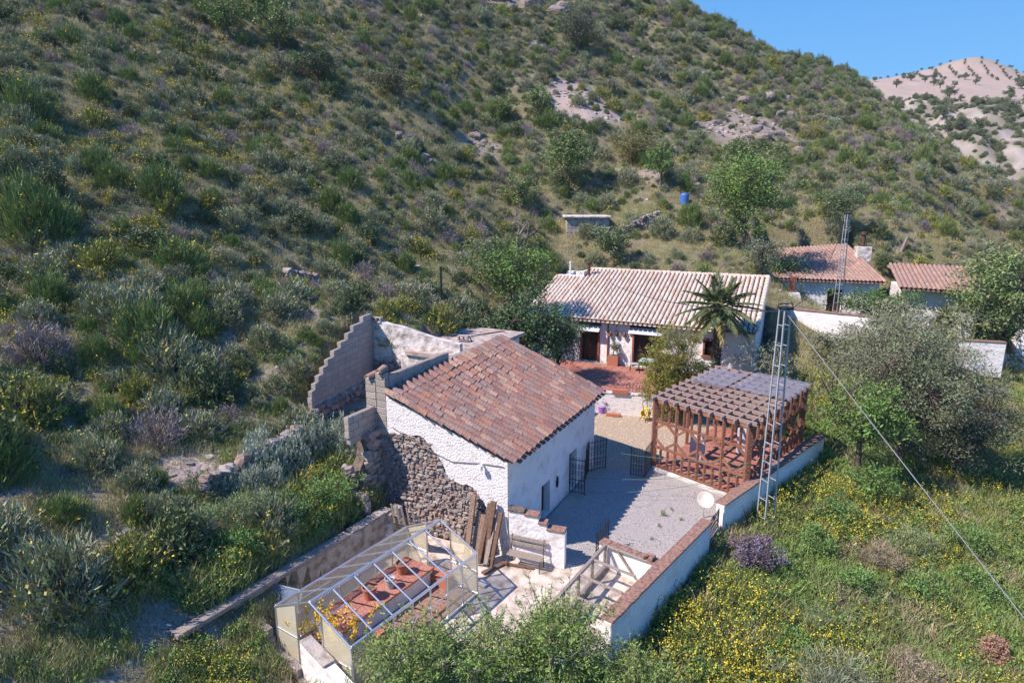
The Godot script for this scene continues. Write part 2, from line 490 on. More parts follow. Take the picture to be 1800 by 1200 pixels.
func scree(x: float, z: float) -> float:
	var s := zone_soft(x, z, 7.6, -66.5, 4.3, 5.8)
	s = maxf(s, zone_soft(x, z, 22.0, -68.0, 2.0, 5.5) * 0.8)
	s = maxf(s, zone_soft(x, z, 27.0, -72.0, 2.0, 5.5) * 0.8)
	s = maxf(s, zone_soft(x, z, -2.5, -55.5, 1.2, 3.0) * 0.8)
	s = maxf(s, zone_soft(x, z, -1.0, -90.0, 2.0, 5.0) * 0.8)
	s = maxf(s, zone_soft(x, z, 11.0, -51.5, 0.8, 2.4) * 0.7)
	s = maxf(s, zone_soft(x, z, -8.4, -12.4, 0.3, 1.1) * 0.7)
	s = maxf(s, zone_soft(x, z, -8.4, -15.8, 0.3, 1.3) * 0.7)
	s = maxf(s, zone_soft(x, z, -9.3, -10.2, 0.3, 1.1) * 0.7)
	return s

func lush(x: float, z: float) -> float:          # the green bank right of the farm and around the yard
	var s := smoothstep(2.0, 5.0, x + (z + 14.0) * -0.05 - maxf(0.0, -z - 17.0) * 0.95)
	if z > -12.5: s = maxf(s, smoothstep(-5.0, -2.5, x))
	if z < -60.0: s = 0.0
	return s * (1.0 - smoothstep(40.0, 60.0, Vector2(x, z).length()))

func ground_colour(x: float, z: float, slope: float) -> Color:
	var d := Vector2(x, z).length()
	var k1 := nz.get_noise_2d(x * 1.7, z * 1.7) * 0.5 + 0.5
	var k2 := nz2.get_noise_2d(x * 0.6 + 40.0, z * 0.6) * 0.5 + 0.5
	var col := Color(0.235, 0.205, 0.115).lerp(Color(0.175, 0.18, 0.075), smoothstep(0.3, 0.7, k1))
	col = col.lerp(Color(0.36, 0.30, 0.25), smoothstep(0.56, 0.78, k2) * 0.7)
	if d < 32.0: col = col.lerp(Color(0.37, 0.305, 0.26), smoothstep(0.56, 0.68, nz2.get_noise_2d(x * 0.8 - 70.0, z * 0.8) * 0.5 + 0.5) * 0.85)
	col = col.lerp(Color(0.45, 0.365, 0.335), scree(x, z))
	col = col.lerp(Color(0.15, 0.185, 0.055), lush(x, z) * 0.85)
	if d > 118.0:
		var far := smoothstep(118.0, 130.0, d)
		var pale := Color(0.50, 0.44, 0.385).lerp(Color(0.27, 0.245, 0.19), smoothstep(0.34, 0.55, nz2.get_noise_2d(x * 0.22, z * 0.16) * 0.5 + 0.5))
		var field := smoothstep(205.0, 214.0, d + nz.get_noise_2d(x * 0.4, z * 0.4) * 6.0)
		pale = pale.lerp(Color(0.50, 0.39, 0.32), field)
		if d > 345.0: pale = pale.lerp(Color(0.30, 0.26, 0.17), smoothstep(345.0, 375.0, d))
		if x < 62.0 + (d - 118.0) * 0.25: far *= 1.0 - smoothstep(0.0, 12.0, 62.0 + (d - 118.0) * 0.25 - x)
		col = col.lerp(pale, far)
	return col

func build_terrain() -> void:
	build_heights()
	var pts := PackedVector3Array(); pts.resize(NB * ND)
	var nor := PackedVector3Array(); nor.resize(NB * ND)
	var cols := PackedColorArray(); cols.resize(NB * ND)
	var idx := PackedInt32Array()
	for j in ND:
		var dist := D0 * pow(D1 / D0, float(j) / (ND - 1))
		for i in NB:
			var br := deg_to_rad(lerpf(B0, B1, float(i) / (NB - 1)))
			pts[j * NB + i] = Vector3(sin(br) * dist, hg[j * NB + i], -cos(br) * dist)
	for j in ND:
		for i in NB:
			var du := pts[j * NB + mini(i + 1, NB - 1)] - pts[j * NB + maxi(i - 1, 0)]
			var dv := pts[mini(j + 1, ND - 1) * NB + i] - pts[maxi(j - 1, 0) * NB + i]
			var q := du.cross(dv).normalized()
			nor[j * NB + i] = q if q.y > 0 else -q
			var p := pts[j * NB + i]
			cols[j * NB + i] = ground_colour(p.x, p.z, 1.0 - absf(q.y))
	for j in ND - 1:
		for i in NB - 1:
			var a := j * NB + i
			idx.append_array([a, a + NB, a + 1, a + 1, a + NB, a + NB + 1])
	var ar := []
	ar.resize(Mesh.ARRAY_MAX)
	ar[Mesh.ARRAY_VERTEX] = pts
	ar[Mesh.ARRAY_NORMAL] = nor
	ar[Mesh.ARRAY_COLOR] = cols
	ar[Mesh.ARRAY_INDEX] = idx
	var m := ArrayMesh.new()
	m.add_surface_from_arrays(Mesh.PRIMITIVE_TRIANGLES, ar)
	structure("terrain", m, M.ground)

# where a point lands in the picture, used only to leave out what lies outside the view
var cam_inv := Transform3D()
func seen(p: Vector3, margin := 0.12) -> bool:
	var q := cam_inv * p
	if q.z > -1.0: return false
	var k := 1.0 / tan(deg_to_rad(56.36 * 0.5))
	var lim := 1.0 + margin + 0.8 / -q.z
	return absf(q.x / -q.z * k / 1.5) < lim and absf(q.y / -q.z * k) < lim

# ---------------------------------------------------------------- vegetation
func rdir() -> Vector3:
	var zz := rg.randf_range(-1.0, 1.0)
	var an := rg.randf() * TAU
	var s := sqrt(1.0 - zz * zz)
	return Vector3(cos(an) * s, zz, sin(an) * s)

func leaf(mb: MB, p: Vector3, d: Vector3, l: float, w: float) -> void:   # a folded pointed leaf
	var s := d.cross(rdir())
	if s.length() < 0.05: s = d.cross(Vector3(0.3, 0.8, 0.5))
	s = s.normalized() * w * 0.5
	var m := p + d * l * 0.45
	mb.tri(p, m + s, p + d * l)
	mb.tri(p, p + d * l, m - s)

# a shrub about one metre across standing at the origin
func shrub_mesh(sd: int, o: Dictionary) -> ArrayMesh:
	rg.seed = sd
	var mb := MB.new()
	var f := FastNoiseLite.new()
	f.seed = sd
	f.frequency = 0.9
	var hh: float = o.get("h", 0.75)
	var base: Color = o.col * VEG
	for i in int(o.get("twigs", 26)):
		mb.col = jcol(o.get("wood", Color(0.16, 0.125, 0.10)), 0.3)
		var d := rdir(); d.y = absf(d.y) * 1.3 + 0.25; d = d.normalized()
		var r := 0.42 * (1.0 + 0.5 * f.get_noise_3dv(d * 1.4))
		var e := Vector3(d.x * r, d.y * r * hh / 0.45, d.z * r)
		mb.tube([Vector3(d.x, 0, d.z) * 0.05, e * 0.5 + rdir() * 0.03, e], [0.014, 0.009, 0.004], 3, false)
	for i in int(o.get("stems", 420)):
		var d := rdir(); d.y = absf(d.y) * 1.15 - 0.06; d = d.normalized()
		var lump := 1.0 + 0.55 * f.get_noise_3dv(d * 1.6) + 0.25 * f.get_noise_3dv(d * 4.5)
		var r := 0.5 * lump * rg.randf_range(0.72, 1.04)
		var tip := Vector3(d.x * r, maxf(d.y, 0.0) * r * hh * 2.0 + 0.02, d.z * r)
		var dd := (tip.normalized() + Vector3.UP * float(o.get("up", 0.6)) + rdir() * 0.35).normalized()
		var cl := jcol(base, float(o.get("vary", 0.32)))
		if o.has("col2") and f.get_noise_3dv(d * 2.2 + Vector3(9, 0, 0)) > float(o.get("cut2", 0.1)): cl = jcol(o.col2, 0.3)
		for k in int(o.get("per", 7)):
			mb.col = jcol(cl, 0.16)
			var q := tip - dd * rg.randf() * 0.2 + rdir() * 0.035
			var ld := (dd + rdir() * float(o.get("spread", 0.55))).normalized()
			var s := ld.cross(rdir()).normalized() * float(o.get("w", 0.011))
			var L: float = o.get("l", 0.11)
			mb.tri(q - s, q + s, q + ld * L * rg.randf_range(0.7, 1.2))
		if o.has("flower") and rg.randf() < float(o.get("fp", 0.5)):
			mb.col = jcol(o.flower, 0.2)
			for k in 3:
				var q := tip + dd * rg.randf_range(0.0, 0.08) + rdir() * 0.02
				var a := rdir() * 0.02
				var b := a.cross(rdir()).normalized() * 0.02
				mb.quad(q - a, q - b, q + a, q + b)
	return mb.mesh(M.leaf)

func grass_mesh(sd: int, blades: int, hgt: float, spread: float, w: float, vari := 0.2) -> ArrayMesh:
	rg.seed = sd
	var mb := MB.new()
	for i in blades:
		mb.col = jcol(Color(1, 1, 1), vari)
		var p := Vector3(jit(spread), 0, jit(spread))
		var lean := Vector3(jit(1), 0, jit(1)) * 0.45
		var h := hgt * rg.randf_range(0.5, 1.15)
		var s := Vector3(jit(1), 0, jit(1)).normalized() * w
		var mid := p + Vector3.UP * h * 0.6 + lean * h * 0.3
		var tip := p + Vector3.UP * h + lean * h
		mb.tri(p - s, p + s, mid)
		mb.tri(mid - s * 0.8, mid + s * 0.8, tip)
	return mb.mesh(M.leaf)

func herb_mesh(sd: int, col: Color, flower: Color, fl: int, hgt := 0.55, leaves := 130, ll := 0.09, lw := 0.035) -> ArrayMesh:
	rg.seed = sd
	col = col * VEG
	var mb := MB.new()
	for s in 9:
		var d := Vector3(jit(0.5), 1, jit(0.5)).normalized()
		var h := hgt * rg.randf_range(0.6, 1.15)
		var foot := Vector3(jit(0.14), 0, jit(0.14))
		mb.col = jcol(col, 0.2)
		mb.tube([foot, foot + d * h], [0.006, 0.003], 3, false)
		for i in leaves / 9:
			mb.col = jcol(col, 0.3)
			var t := pow(rg.randf(), 0.8) * 0.9
			var ld := (rdir() + Vector3.UP * 0.3).normalized()
			leaf(mb, foot + d * h * t, ld, ll * rg.randf_range(0.6, 1.2) * (1.2 - 0.5 * t), lw)
		if fl > 0:
			for i in fl:
				mb.col = jcol(flower, 0.15)
				var q := foot + d * h * rg.randf_range(0.82, 1.08) + rdir() * 0.045
				var a := rdir() * 0.018
				var b := a.cross(rdir()).normalized() * 0.018
				mb.quad(q - a, q - b, q + a, q + b)
	return mb.mesh(M.leaf)

func scatter(called: String, m: Mesh, list: Array, label: String, category: String) -> void:
	# list of [Transform3D, Color]
	if list.is_empty(): return
	var mm := MultiMesh.new()
	mm.transform_format = MultiMesh.TRANSFORM_3D
	mm.use_colors = true
	mm.mesh = m
	mm.instance_count = list.size()
	for i in list.size():
		mm.set_instance_transform(i, list[i][0])
		mm.set_instance_color(i, list[i][1])
	var o := MultiMeshInstance3D.new()
	o.name = numbered(called)
	o.multimesh = mm
	add_child(o)
	tag(o, label, category, "", "stuff")

func xf(p: Vector3, s: Vector3, lean := 0.12) -> Transform3D:
	var b := Basis(Vector3.UP, rg.randf() * TAU) * Basis.from_euler(Vector3(jit(lean), 0, jit(lean)))
	return Transform3D(b.scaled(s), p)

# a tree: trunk with limbs (one part) and crown of leaves (one part); o holds sizes and colours
func tree_meshes(sd: int, o: Dictionary) -> Array:
	rg.seed = sd
	var tb := MB.new()
	var lb := MB.new()
	var h: float = o.h
	var cr: Vector3 = o.cr
	var cc := Vector3(o.get("lean", 0.0), o.get("cy", h - cr.y), o.get("leanz", 0.0))
	var tr: float = o.get("tr", h * 0.03)
	var fork := Vector3(cc.x * 0.35, maxf(cc.y - cr.y * 0.8, h * 0.12), cc.z * 0.35)
	tb.tube([Vector3(0, -0.3, 0), Vector3(jit(0.05), fork.y * 0.5, jit(0.05)), fork], [tr * 1.25, tr, tr * 0.85], 8, false)
	var top := cc + Vector3(jit(0.1), cr.y * 0.35, jit(0.1))
	var limbs := []
	var nl: int = o.get("limbs", 5)
	for i in nl:
		var an := TAU * (i + rg.randf() * 0.6) / nl
		var e := cc + Vector3(cos(an) * cr.x * 0.5, rg.randf_range(-0.2, 0.35) * cr.y, sin(an) * cr.z * 0.5)
		var mid := fork.lerp(e, 0.5) + Vector3(jit(0.1), -0.06 * h * rg.randf(), jit(0.1))
		tb.tube([fork, mid, e], [tr * 0.62, tr * 0.42, tr * 0.2], 6, false)
		limbs.append(mid); limbs.append(e)
	tb.tube([fork, fork.lerp(top, 0.5) + Vector3(jit(0.15), 0, jit(0.15)), top], [tr * 0.7, tr * 0.45, tr * 0.18], 6, false)
	limbs.append(fork.lerp(top, 0.6))
	var f := FastNoiseLite.new(); f.seed = sd; f.frequency = 1.1
	var clumps: int = o.get("clumps", 40)
	var rad: float = o.get("rad", 0.26) * (cr.x + cr.y + cr.z) / 3.0
	var have: float = clumps * float(o.get("leaves", 60)) * o.get("ll", 0.09) * o.get("lw", 0.035) * 0.5
	var grow := clampf(sqrt(o.get("dens", 2.4) * PI * cr.x * cr.y / have), 0.7, 2.3)
	for k in clumps:
		var d := rdir()
		var lump := 1.0 + 0.85 * f.get_noise_3dv(d * 1.5)
		var q := cc + d * cr * pow(rg.randf(), 0.42) * lump * 0.86
		if q.y < 0.15: q.y = 0.15 + rg.randf() * 0.2
		var near: Vector3 = limbs[0]
		for lq in limbs: if lq.distance_squared_to(q) < near.distance_squared_to(q): near = lq
		tb.tube([near, near.lerp(q, 0.5) + rdir() * 0.05 * cr.x, q], [tr * 0.16, tr * 0.1, tr * 0.04], 4, false)
		var cl := jcol(o.col * VEG, o.get("cvar", 0.22))
		for tw in int(o.get("twigs", 3)):
			tb.tube([q, q + (rdir() + d * 0.6).normalized() * rad], [tr * 0.05, tr * 0.02], 3, false)
		for i in int(o.get("leaves", 60)):
			var off := rdir() * pow(rg.randf(), 0.5) * rad
			off.y *= 0.8
			lb.col = jcol(cl, o.get("lvar", 0.22))
			var ld := (off.normalized() * 0.6 + rdir() + Vector3.DOWN * float(o.get("droop", 0.0)) + Vector3.UP * float(o.get("up", 0.0))).normalized()
			leaf(lb, q + off, ld, o.get("ll", 0.09) * grow * rg.randf_range(0.7, 1.25), o.get("lw", 0.035) * grow)
	for k in int(o.get("shoots", 0)):            # long leafy shoots standing out of the crown
		var d := (rdir() + Vector3.UP * 1.1).normalized()
		var a := cc + d * cr * rg.randf_range(0.55, 0.85)
		var e := a + (d + Vector3.UP * 0.5 + rdir() * 0.3).normalized() * rg.randf_range(0.3, 0.75) * cr.y
		tb.tube([a, (a + e) * 0.5 + rdir() * 0.03, e], [tr * 0.1, tr * 0.07, tr * 0.03], 4, false)
		var cl := jcol(o.col * VEG, 0.2)
		for i in 26:
			lb.col = jcol(cl, 0.2)
			leaf(lb, a.lerp(e, rg.randf()) + rdir() * 0.03, (rdir() + (e - a).normalized() * 0.7).normalized(), o.get("ll", 0.09) * grow * rg.randf_range(0.7, 1.2), o.get("lw", 0.035) * grow)
	return [tb.mesh(), lb.mesh(M.leaf)]

func tree(called: String, label: String, category: String, p: Vector3, sd: int, o: Dictionary, group := "") -> Node3D:
	var t := thing(called, label, category, p, 0.0, group)
	var ms := tree_meshes(sd, o)
	part(t, "trunk", ms[0], o.get("bark", M.bark))
	part(t, "crown", ms[1])
	return t

func dead_tree(called: String, label: String, p: Vector3, sd: int, h: float, spread: float, m: Material) -> void:
	rg.seed = sd
	var t := thing(called, label, "tree", p)
	var mb := MB.new()
	var tw := MB.new()
	var lim := [[Vector3(0, -0.2, 0), Vector3(jit(0.3), 1, jit(0.3)).normalized(), h * 0.4, h * 0.035, 0]]
	while lim.size() > 0:
		var q = lim.pop_back()
		var e: Vector3 = q[0] + q[1] * q[2]
		var mid: Vector3 = (q[0] + e) * 0.5 + rdir() * q[2] * 0.09
		var tgt := mb if q[4] < 2 else tw
		tgt.tube([q[0], mid, e], [q[3], q[3] * 0.8, q[3] * 0.6], 6 if q[4] < 2 else 3, false)
		if q[4] < 5:
			for i in (3 if q[4] < 3 else 2):
				var nd: Vector3 = (q[1] * 0.7 + rdir() * spread + Vector3.UP * 0.15).normalized()
				lim.append([e if i else mid, nd, q[2] * rg.randf_range(0.6, 0.85), q[3] * 0.55, q[4] + 1])
	part(t, "trunk", mb, m)
	part(t, "twigs", tw, m)

func palm(label: String, p: Vector3) -> void:
	rg.seed = 77
	var t := thing("palm_tree", label, "palm", p)
	var mb := MB.new()
	var H := 3.35
	mb.tube([Vector3(0, -0.2, 0), Vector3(0.03, H * 0.5, 0), Vector3(0, H, 0)], [0.2, 0.17, 0.2], 12)
	part(t, "trunk", mb, M.bark)
	var stubs := MB.new()
	for i in 220:
		var y := H * (0.06 + 0.94 * i / 220.0)
		var an := i * 2.39996
		var d := Vector3(cos(an), 0, sin(an))
		stubs.col = jcol(Color(0.13, 0.095, 0.07), 0.35)
		stubs.bar(d * 0.14 + Vector3.UP * y, d * rg.randf_range(0.2, 0.29) + Vector3.UP * (y + 0.11), 0.07, 0.025, 0.004)
	var st := part(t, "leaf_stubs", stubs, M.twig)
	st.set_meta("kind", "stuff")
	for i in 44:
		var fb := MB.new()
		var an := i * 2.39996
		var el := lerpf(1.25, -0.75, pow(i / 43.0, 0.85))
		var d := Vector3(cos(an) * cos(el), sin(el), sin(an) * cos(el))
		var L := rg.randf_range(1.45, 1.85)
		var side := d.cross(Vector3.UP).normalized()
		var dry := i > 39
		var base := Color(0.12, 0.155, 0.06) if not dry else Color(0.30, 0.24, 0.09)
		var pts := []
		for k in 9:
			var s := k / 8.0
			pts.append(Vector3(0, H, 0) + d * L * s + Vector3.DOWN * s * s * 0.42 * cos(el * 0.7))
		fb.col = jcol(Color(0.16, 0.19, 0.07), 0.1)
		fb.tube(pts, [0.025, 0.022, 0.018, 0.016, 0.013, 0.01, 0.008, 0.006, 0.004], 4, false)
		for k in 56:
			var s := 0.22 + 0.78 * k / 55.0
			var fi := s * 8.0
			var ii := mini(int(fi), 7)
			var q: Vector3 = pts[ii].lerp(pts[ii + 1], fi - ii)
			var fw: Vector3 = (pts[ii + 1] - pts[ii]).normalized()
			for sg in [-1.0, 1.0]:
				fb.col = jcol(base, 0.3)
				var ld: Vector3 = (side * sg * (1.15 - s * 0.75) + fw * (0.5 + s * 0.9) + Vector3.UP * 0.15 + rdir() * 0.12).normalized()
				var ll := 0.5 * (1.15 - 0.55 * s) * rg.randf_range(0.85, 1.1)
				leaf(fb, q, (ld + Vector3.DOWN * 0.25).normalized(), ll, 0.045)
		part(t, "frond", fb, M.leaf)

func rock_mesh(sd: int, sharp := 0.35) -> ArrayMesh:     # an angular stone about one metre across
	rg.seed = sd
	var f := FastNoiseLite.new(); f.seed = sd; f.frequency = 0.8
	var mb := MB.new()
	var cut := []
	for i in 9: cut.append([rdir(), rg.randf_range(0.30, 0.46)])
	var push := func(d: Vector3) -> Vector3:
		var r := 0.6
		for q in cut:
			var k: float = d.dot(q[0])
			if k > 0.05: r = minf(r, q[1] / k)
		return d * (r + f.get_noise_3dv(d * 2.0) * 0.1 * sharp)
	var n := 4
	for fc in 6:
		var u := Vector3.ZERO; var w := Vector3.ZERO; var o := Vector3.ZERO
		var sg := 1.0 if fc % 2 == 0 else -1.0
		o[fc / 2] = sg; u[(fc / 2 + 1) % 3] = 1; w[(fc / 2 + 2) % 3] = sg
		for i in n:
			for j in n:
				var c4 := []
				for q in [Vector2(i, j), Vector2(i + 1, j), Vector2(i + 1, j + 1), Vector2(i, j + 1)]:
					c4.append(push.call((o + u * (q.x / n * 2 - 1) + w * (q.y / n * 2 - 1)).normalized()))
				mb.quad(c4[0], c4[1], c4[2], c4[3])
	return mb.mesh()

func stone_mesh(sd: int) -> ArrayMesh:           # a cheap lumpy building stone, unit size
	rg.seed = sd
	var mb := MB.new()
	var p := {}
	for x in [-1, 0, 1]:
		for y in [-1, 0, 1]:
			for z in [-1, 0, 1]:
				var q := Vector3(x, y, z)
				var l := q.length()
				if l == 0: continue
				p[q] = q.normalized() * pow(l, 0.62) * 0.47 * rg.randf_range(0.72, 1.12)
	for fc in 6:
		var u := Vector3.ZERO; var w := Vector3.ZERO; var o := Vector3.ZERO
		var sg := 1.0 if fc % 2 == 0 else -1.0
		o[fc / 2] = sg; u[(fc / 2 + 1) % 3] = 1; w[(fc / 2 + 2) % 3] = sg
		for i in [-1, 0]:
			for j in [-1, 0]:
				mb.quad(p[o + u * i + w * j], p[o + u * (i + 1) + w * j], p[o + u * (i + 1) + w * (j + 1)], p[o + u * i + w * (j + 1)])
	return mb.mesh()

# ---------------------------------------------------------------- masonry and roofs
var tile_m: ArrayMesh
var pan_m: ArrayMesh
var stones := []
var blocks_m := []

func shared_meshes() -> void:
	tile_m = tile_mesh(0.135, 0.096, 0.42, 0.028, 8)
	var mb := MB.new()
	for k in 5:                                  # channel tile: only its hollow upper face is seen
		var a0 := PI + PI * k / 5.0
		var a1 := PI + PI * (k + 1) / 5.0
		mb.quad(Vector3(cos(a1) * 0.08, sin(a1) * 0.055, 0.2), Vector3(cos(a1) * 0.09, sin(a1) * 0.06, -0.2), Vector3(cos(a0) * 0.09, sin(a0) * 0.06, -0.2), Vector3(cos(a0) * 0.08, sin(a0) * 0.055, 0.2))
	pan_m = mb.mesh()
	for i in 10: stones.append(stone_mesh(300 + i))
	for i in 3:
		rg.seed = 50 + i
		var bb := MB.new()
		bb.box(Vector3.ZERO, Vector3(0.385, 0.188, 0.16), 0.012)
		blocks_m.append(bb.mesh())

func tile_mesh(r1: float, r0: float, L: float, th: float, seg: int) -> ArrayMesh:   # half-round cover tile, lower (wide) end at +z
	var mb := MB.new()
	for k in seg:
		var a0 := PI * k / seg
		var a1 := PI * (k + 1) / seg
		var c0 := Vector3(cos(a0), sin(a0) * 0.95, 0); var c1 := Vector3(cos(a1), sin(a1) * 0.95, 0)
		var f := Vector3(0, 0, L * 0.5); var b := Vector3(0, 0, -L * 0.5)
		mb.quad(c0 * r1 + f, c0 * r0 + b, c1 * r0 + b, c1 * r1 + f)
		mb.quad(c1 * (r1 - th) + f, c1 * (r0 - th) + b, c0 * (r0 - th) + b, c0 * (r1 - th) + f)
		mb.quad(c0 * (r1 - th) + f, c0 * r1 + f, c1 * r1 + f, c1 * (r1 - th) + f)
		mb.quad(c0 * r0 + b, c0 * (r0 - th) + b, c1 * (r0 - th) + b, c1 * r0 + b)
	return mb.mesh()

# a tiled slope between two eave points and two ridge points (local to parent); the first `singles` tiles nearest the eave are parts
func tile_slope(parent: Node3D, e0: Vector3, e1: Vector3, r0: Vector3, r1: Vector3, cols: int, rows: int, mats: Array, tints: Array, singles: int, rough: float, sd: int, sag := 0.0, ts := Vector3.ONE) -> void:
	rg.seed = sd
	var slope := part(parent, "roof", MB.new() if false else roof_deck(e0, e1, r0, r1, sag), M.earth)
	var pans := MB.new()
	var rest := MB.new()
	var count := 0
	for j in rows:
		for i in cols + 1:
			for kind in 2:
				if kind == 1 and i == cols: continue
				var u := (i + (0.5 if kind == 1 else 0.0)) / cols
				var w := (j + 0.42) / rows
				var a := e0.lerp(e1, u); var b := r0.lerp(r1, u)
				var p := a.lerp(b, w) + Vector3.DOWN * sag * sin(PI * u) * sin(PI * w)
				var z := (a - b).normalized()
				var x := (e1 - e0).normalized()
				var y := z.cross(x).normalized()
				x = y.cross(z)
				var bs := Basis(x, y, z)
				if kind == 1:
					pans.add(pan_m, Transform3D(bs * Basis.from_scale(Vector3(1.25, 1, ts.z)), p + y * 0.058 + z * (0.1 if j == 0 else 0.0)), jcol(tints[rg.randi() % tints.size()], 0.12))
					continue
				bs = bs * Basis.from_euler(Vector3(0.11 + jit(rough), jit(rough * 2.2), jit(rough * 1.5)))
				bs = bs * Basis.from_scale(ts)
				var t := Transform3D(bs, p + y * (0.075 + jit(rough * 0.12)) + z * jit(rough * 0.5))
				var k := rg.randi() % mats.size()
				if count < singles:
					part(slope, "tile", tile_m, mats[k], t)
				else:
					rest.add(tile_m, t, jcol(tints[k % tints.size()], 0.08))
				count += 1
	var pn := part(slope, "tile_channels", pans, M.tile_vc)
	pn.set_meta("kind", "stuff")
	if rest.v.size() > 0:
		var rs := part(slope, "upper_tiles", rest, M.tile_vc)
		rs.set_meta("kind", "stuff")

func roof_deck(e0: Vector3, e1: Vector3, r0: Vector3, r1: Vector3, sag: float) -> MB:
	var mb := MB.new()
	var n := 8
	for i in n:
		for j in n:
			for s in 2:
				var q := []
				for c in [[i, j], [i + 1, j], [i + 1, j + 1], [i, j + 1]]:
					var u: float = c[0] / float(n); var w: float = c[1] / float(n)
					q.append(e0.lerp(e1, u).lerp(r0.lerp(r1, u), w) + Vector3.DOWN * (sag * sin(PI * u) * sin(PI * w) + 0.06 * s - 0.01))
				if s == 0: mb.quad(q[0], q[1], q[2], q[3])
				else: mb.quad(q[3], q[2], q[1], q[0])
	for e in [[e0, e1], [e1, r1], [r1, r0], [r0, e0]]:
		var a: Vector3 = e[0] + Vector3.UP * 0.01; var b: Vector3 = e[1] + Vector3.UP * 0.01
		mb.quad(a + Vector3.DOWN * 0.06, b + Vector3.DOWN * 0.06, b, a)
	return mb

# rows of concrete blocks in the local xy plane; each row: [y, x_from, x_to]
func block_rows(parent: Node3D, rows: Array, t: Transform3D, sd: int, mortar := true) -> void:
	rg.seed = sd
	var k := 0
	for r in rows:
		var x: float = r[1] + (0.2 if k % 2 == 1 and r[2] - r[1] > 0.6 else 0.0)
		if k % 2 == 1 and r[2] - r[1] > 0.6:
			part(parent, "block", blocks_m[0], M.block[rg.randi() % 4], t * Transform3D(Basis().scaled(Vector3(0.48, 1, 1)), Vector3(r[1] + 0.095, r[0] + 0.1, 0)))
		while x < r[2] - 0.1:
			var w := minf(0.4, r[2] - x)
			var b := Basis.from_euler(Vector3(jit(0.012), jit(0.015), jit(0.008))).scaled(Vector3(w / 0.4, 1, 1))
			part(parent, "block", blocks_m[rg.randi() % 3], M.block[rg.randi() % 4], t * Transform3D(b, Vector3(x + w * 0.5, r[0] + 0.1 + jit(0.003), jit(0.006))))
			x += 0.4
		if mortar:
			var mb := MB.new()
			mb.box(Vector3((r[1] + r[2]) * 0.5, r[0] + 0.1, 0), Vector3(r[2] - r[1] - 0.03, 0.2, 0.135), 0.002)
			part(parent, "mortar", mb, M.mortar, t)
		k += 1

# loose stones over a rectangle of the local xy plane where keep(x, y) is true
func stone_field(parent: Node3D, x0: float, x1: float, y0: float, y1: float, sx: float, t: Transform3D, keep: Callable, sd: int) -> void:
	rg.seed = sd
	var y := y0
	while y < y1:
		var rowh := sx * rg.randf_range(0.38, 0.85)
		var x := x0 + jit(sx * 0.4)
		while x < x1:
			var w := sx * rg.randf_range(0.45, 1.7)
			if keep.call(x + w * 0.5, y + rowh * 0.5):
				var b := Basis.from_euler(Vector3(jit(0.45), jit(0.45), jit(0.35))).scaled(Vector3(w * 1.05, rowh * 1.2, sx * rg.randf_range(0.7, 1.25)))
				part(parent, "stone", stones[rg.randi() % 10], M.stone[rg.randi() % 5], t * Transform3D(b, Vector3(x + w * 0.5, y + rowh * 0.5 + jit(0.02), jit(0.03))))
			x += w
		y += rowh

func ragged(poly: Array, step: float, amp: float) -> PackedVector2Array:
	var out := PackedVector2Array()
	for i in poly.size():
		var a: Vector2 = poly[i]; var b: Vector2 = poly[(i + 1) % poly.size()]
		out.append(a)
		var n := int((b - a).length() / step)
		for k in range(1, n):
			out.append(a.lerp(b, float(k) / n) + Vector2(jit(amp), jit(amp)))
	return out

func railing(mb: MB, a: Vector3, b: Vector3, h: float, n: int, r: float, spikes := true) -> void:   # an iron leaf of bars with rails
	for i in n + 1:
		var p := a.lerp(b, float(i) / n)
		var th := r * (1.9 if i == 0 or i == n else 1.0)
		mb.tube([p, p + Vector3.UP * h], [th, th], 5)
		if spikes and i > 0 and i < n:
			mb.tube([p + Vector3.UP * h, p + Vector3.UP * (h + 0.1)], [r * 1.7, 0.002], 5)
	for y in [0.12, h * 0.5, h]:
		mb.tube([a + Vector3.UP * y, b + Vector3.UP * y], [r * 1.4, r * 1.4], 5)
	for i in n:
		var c := a.lerp(b, (i + 0.5) / n) + Vector3.UP * h * 0.72
		var d := (b - a).normalized()
		var pts := []; var rr := []
		for k in 9:
			var an := TAU * k / 8.0
			pts.append(c + d * cos(an) * 0.045 + Vector3.UP * sin(an) * 0.09); rr.append(r * 0.6)
		mb.tube(pts, rr, 4, false)

# ---------------------------------------------------------------- the old outbuilding and its ruin
const OA := Vector3(-0.12, 0, -15.35)
const HA := 27.2

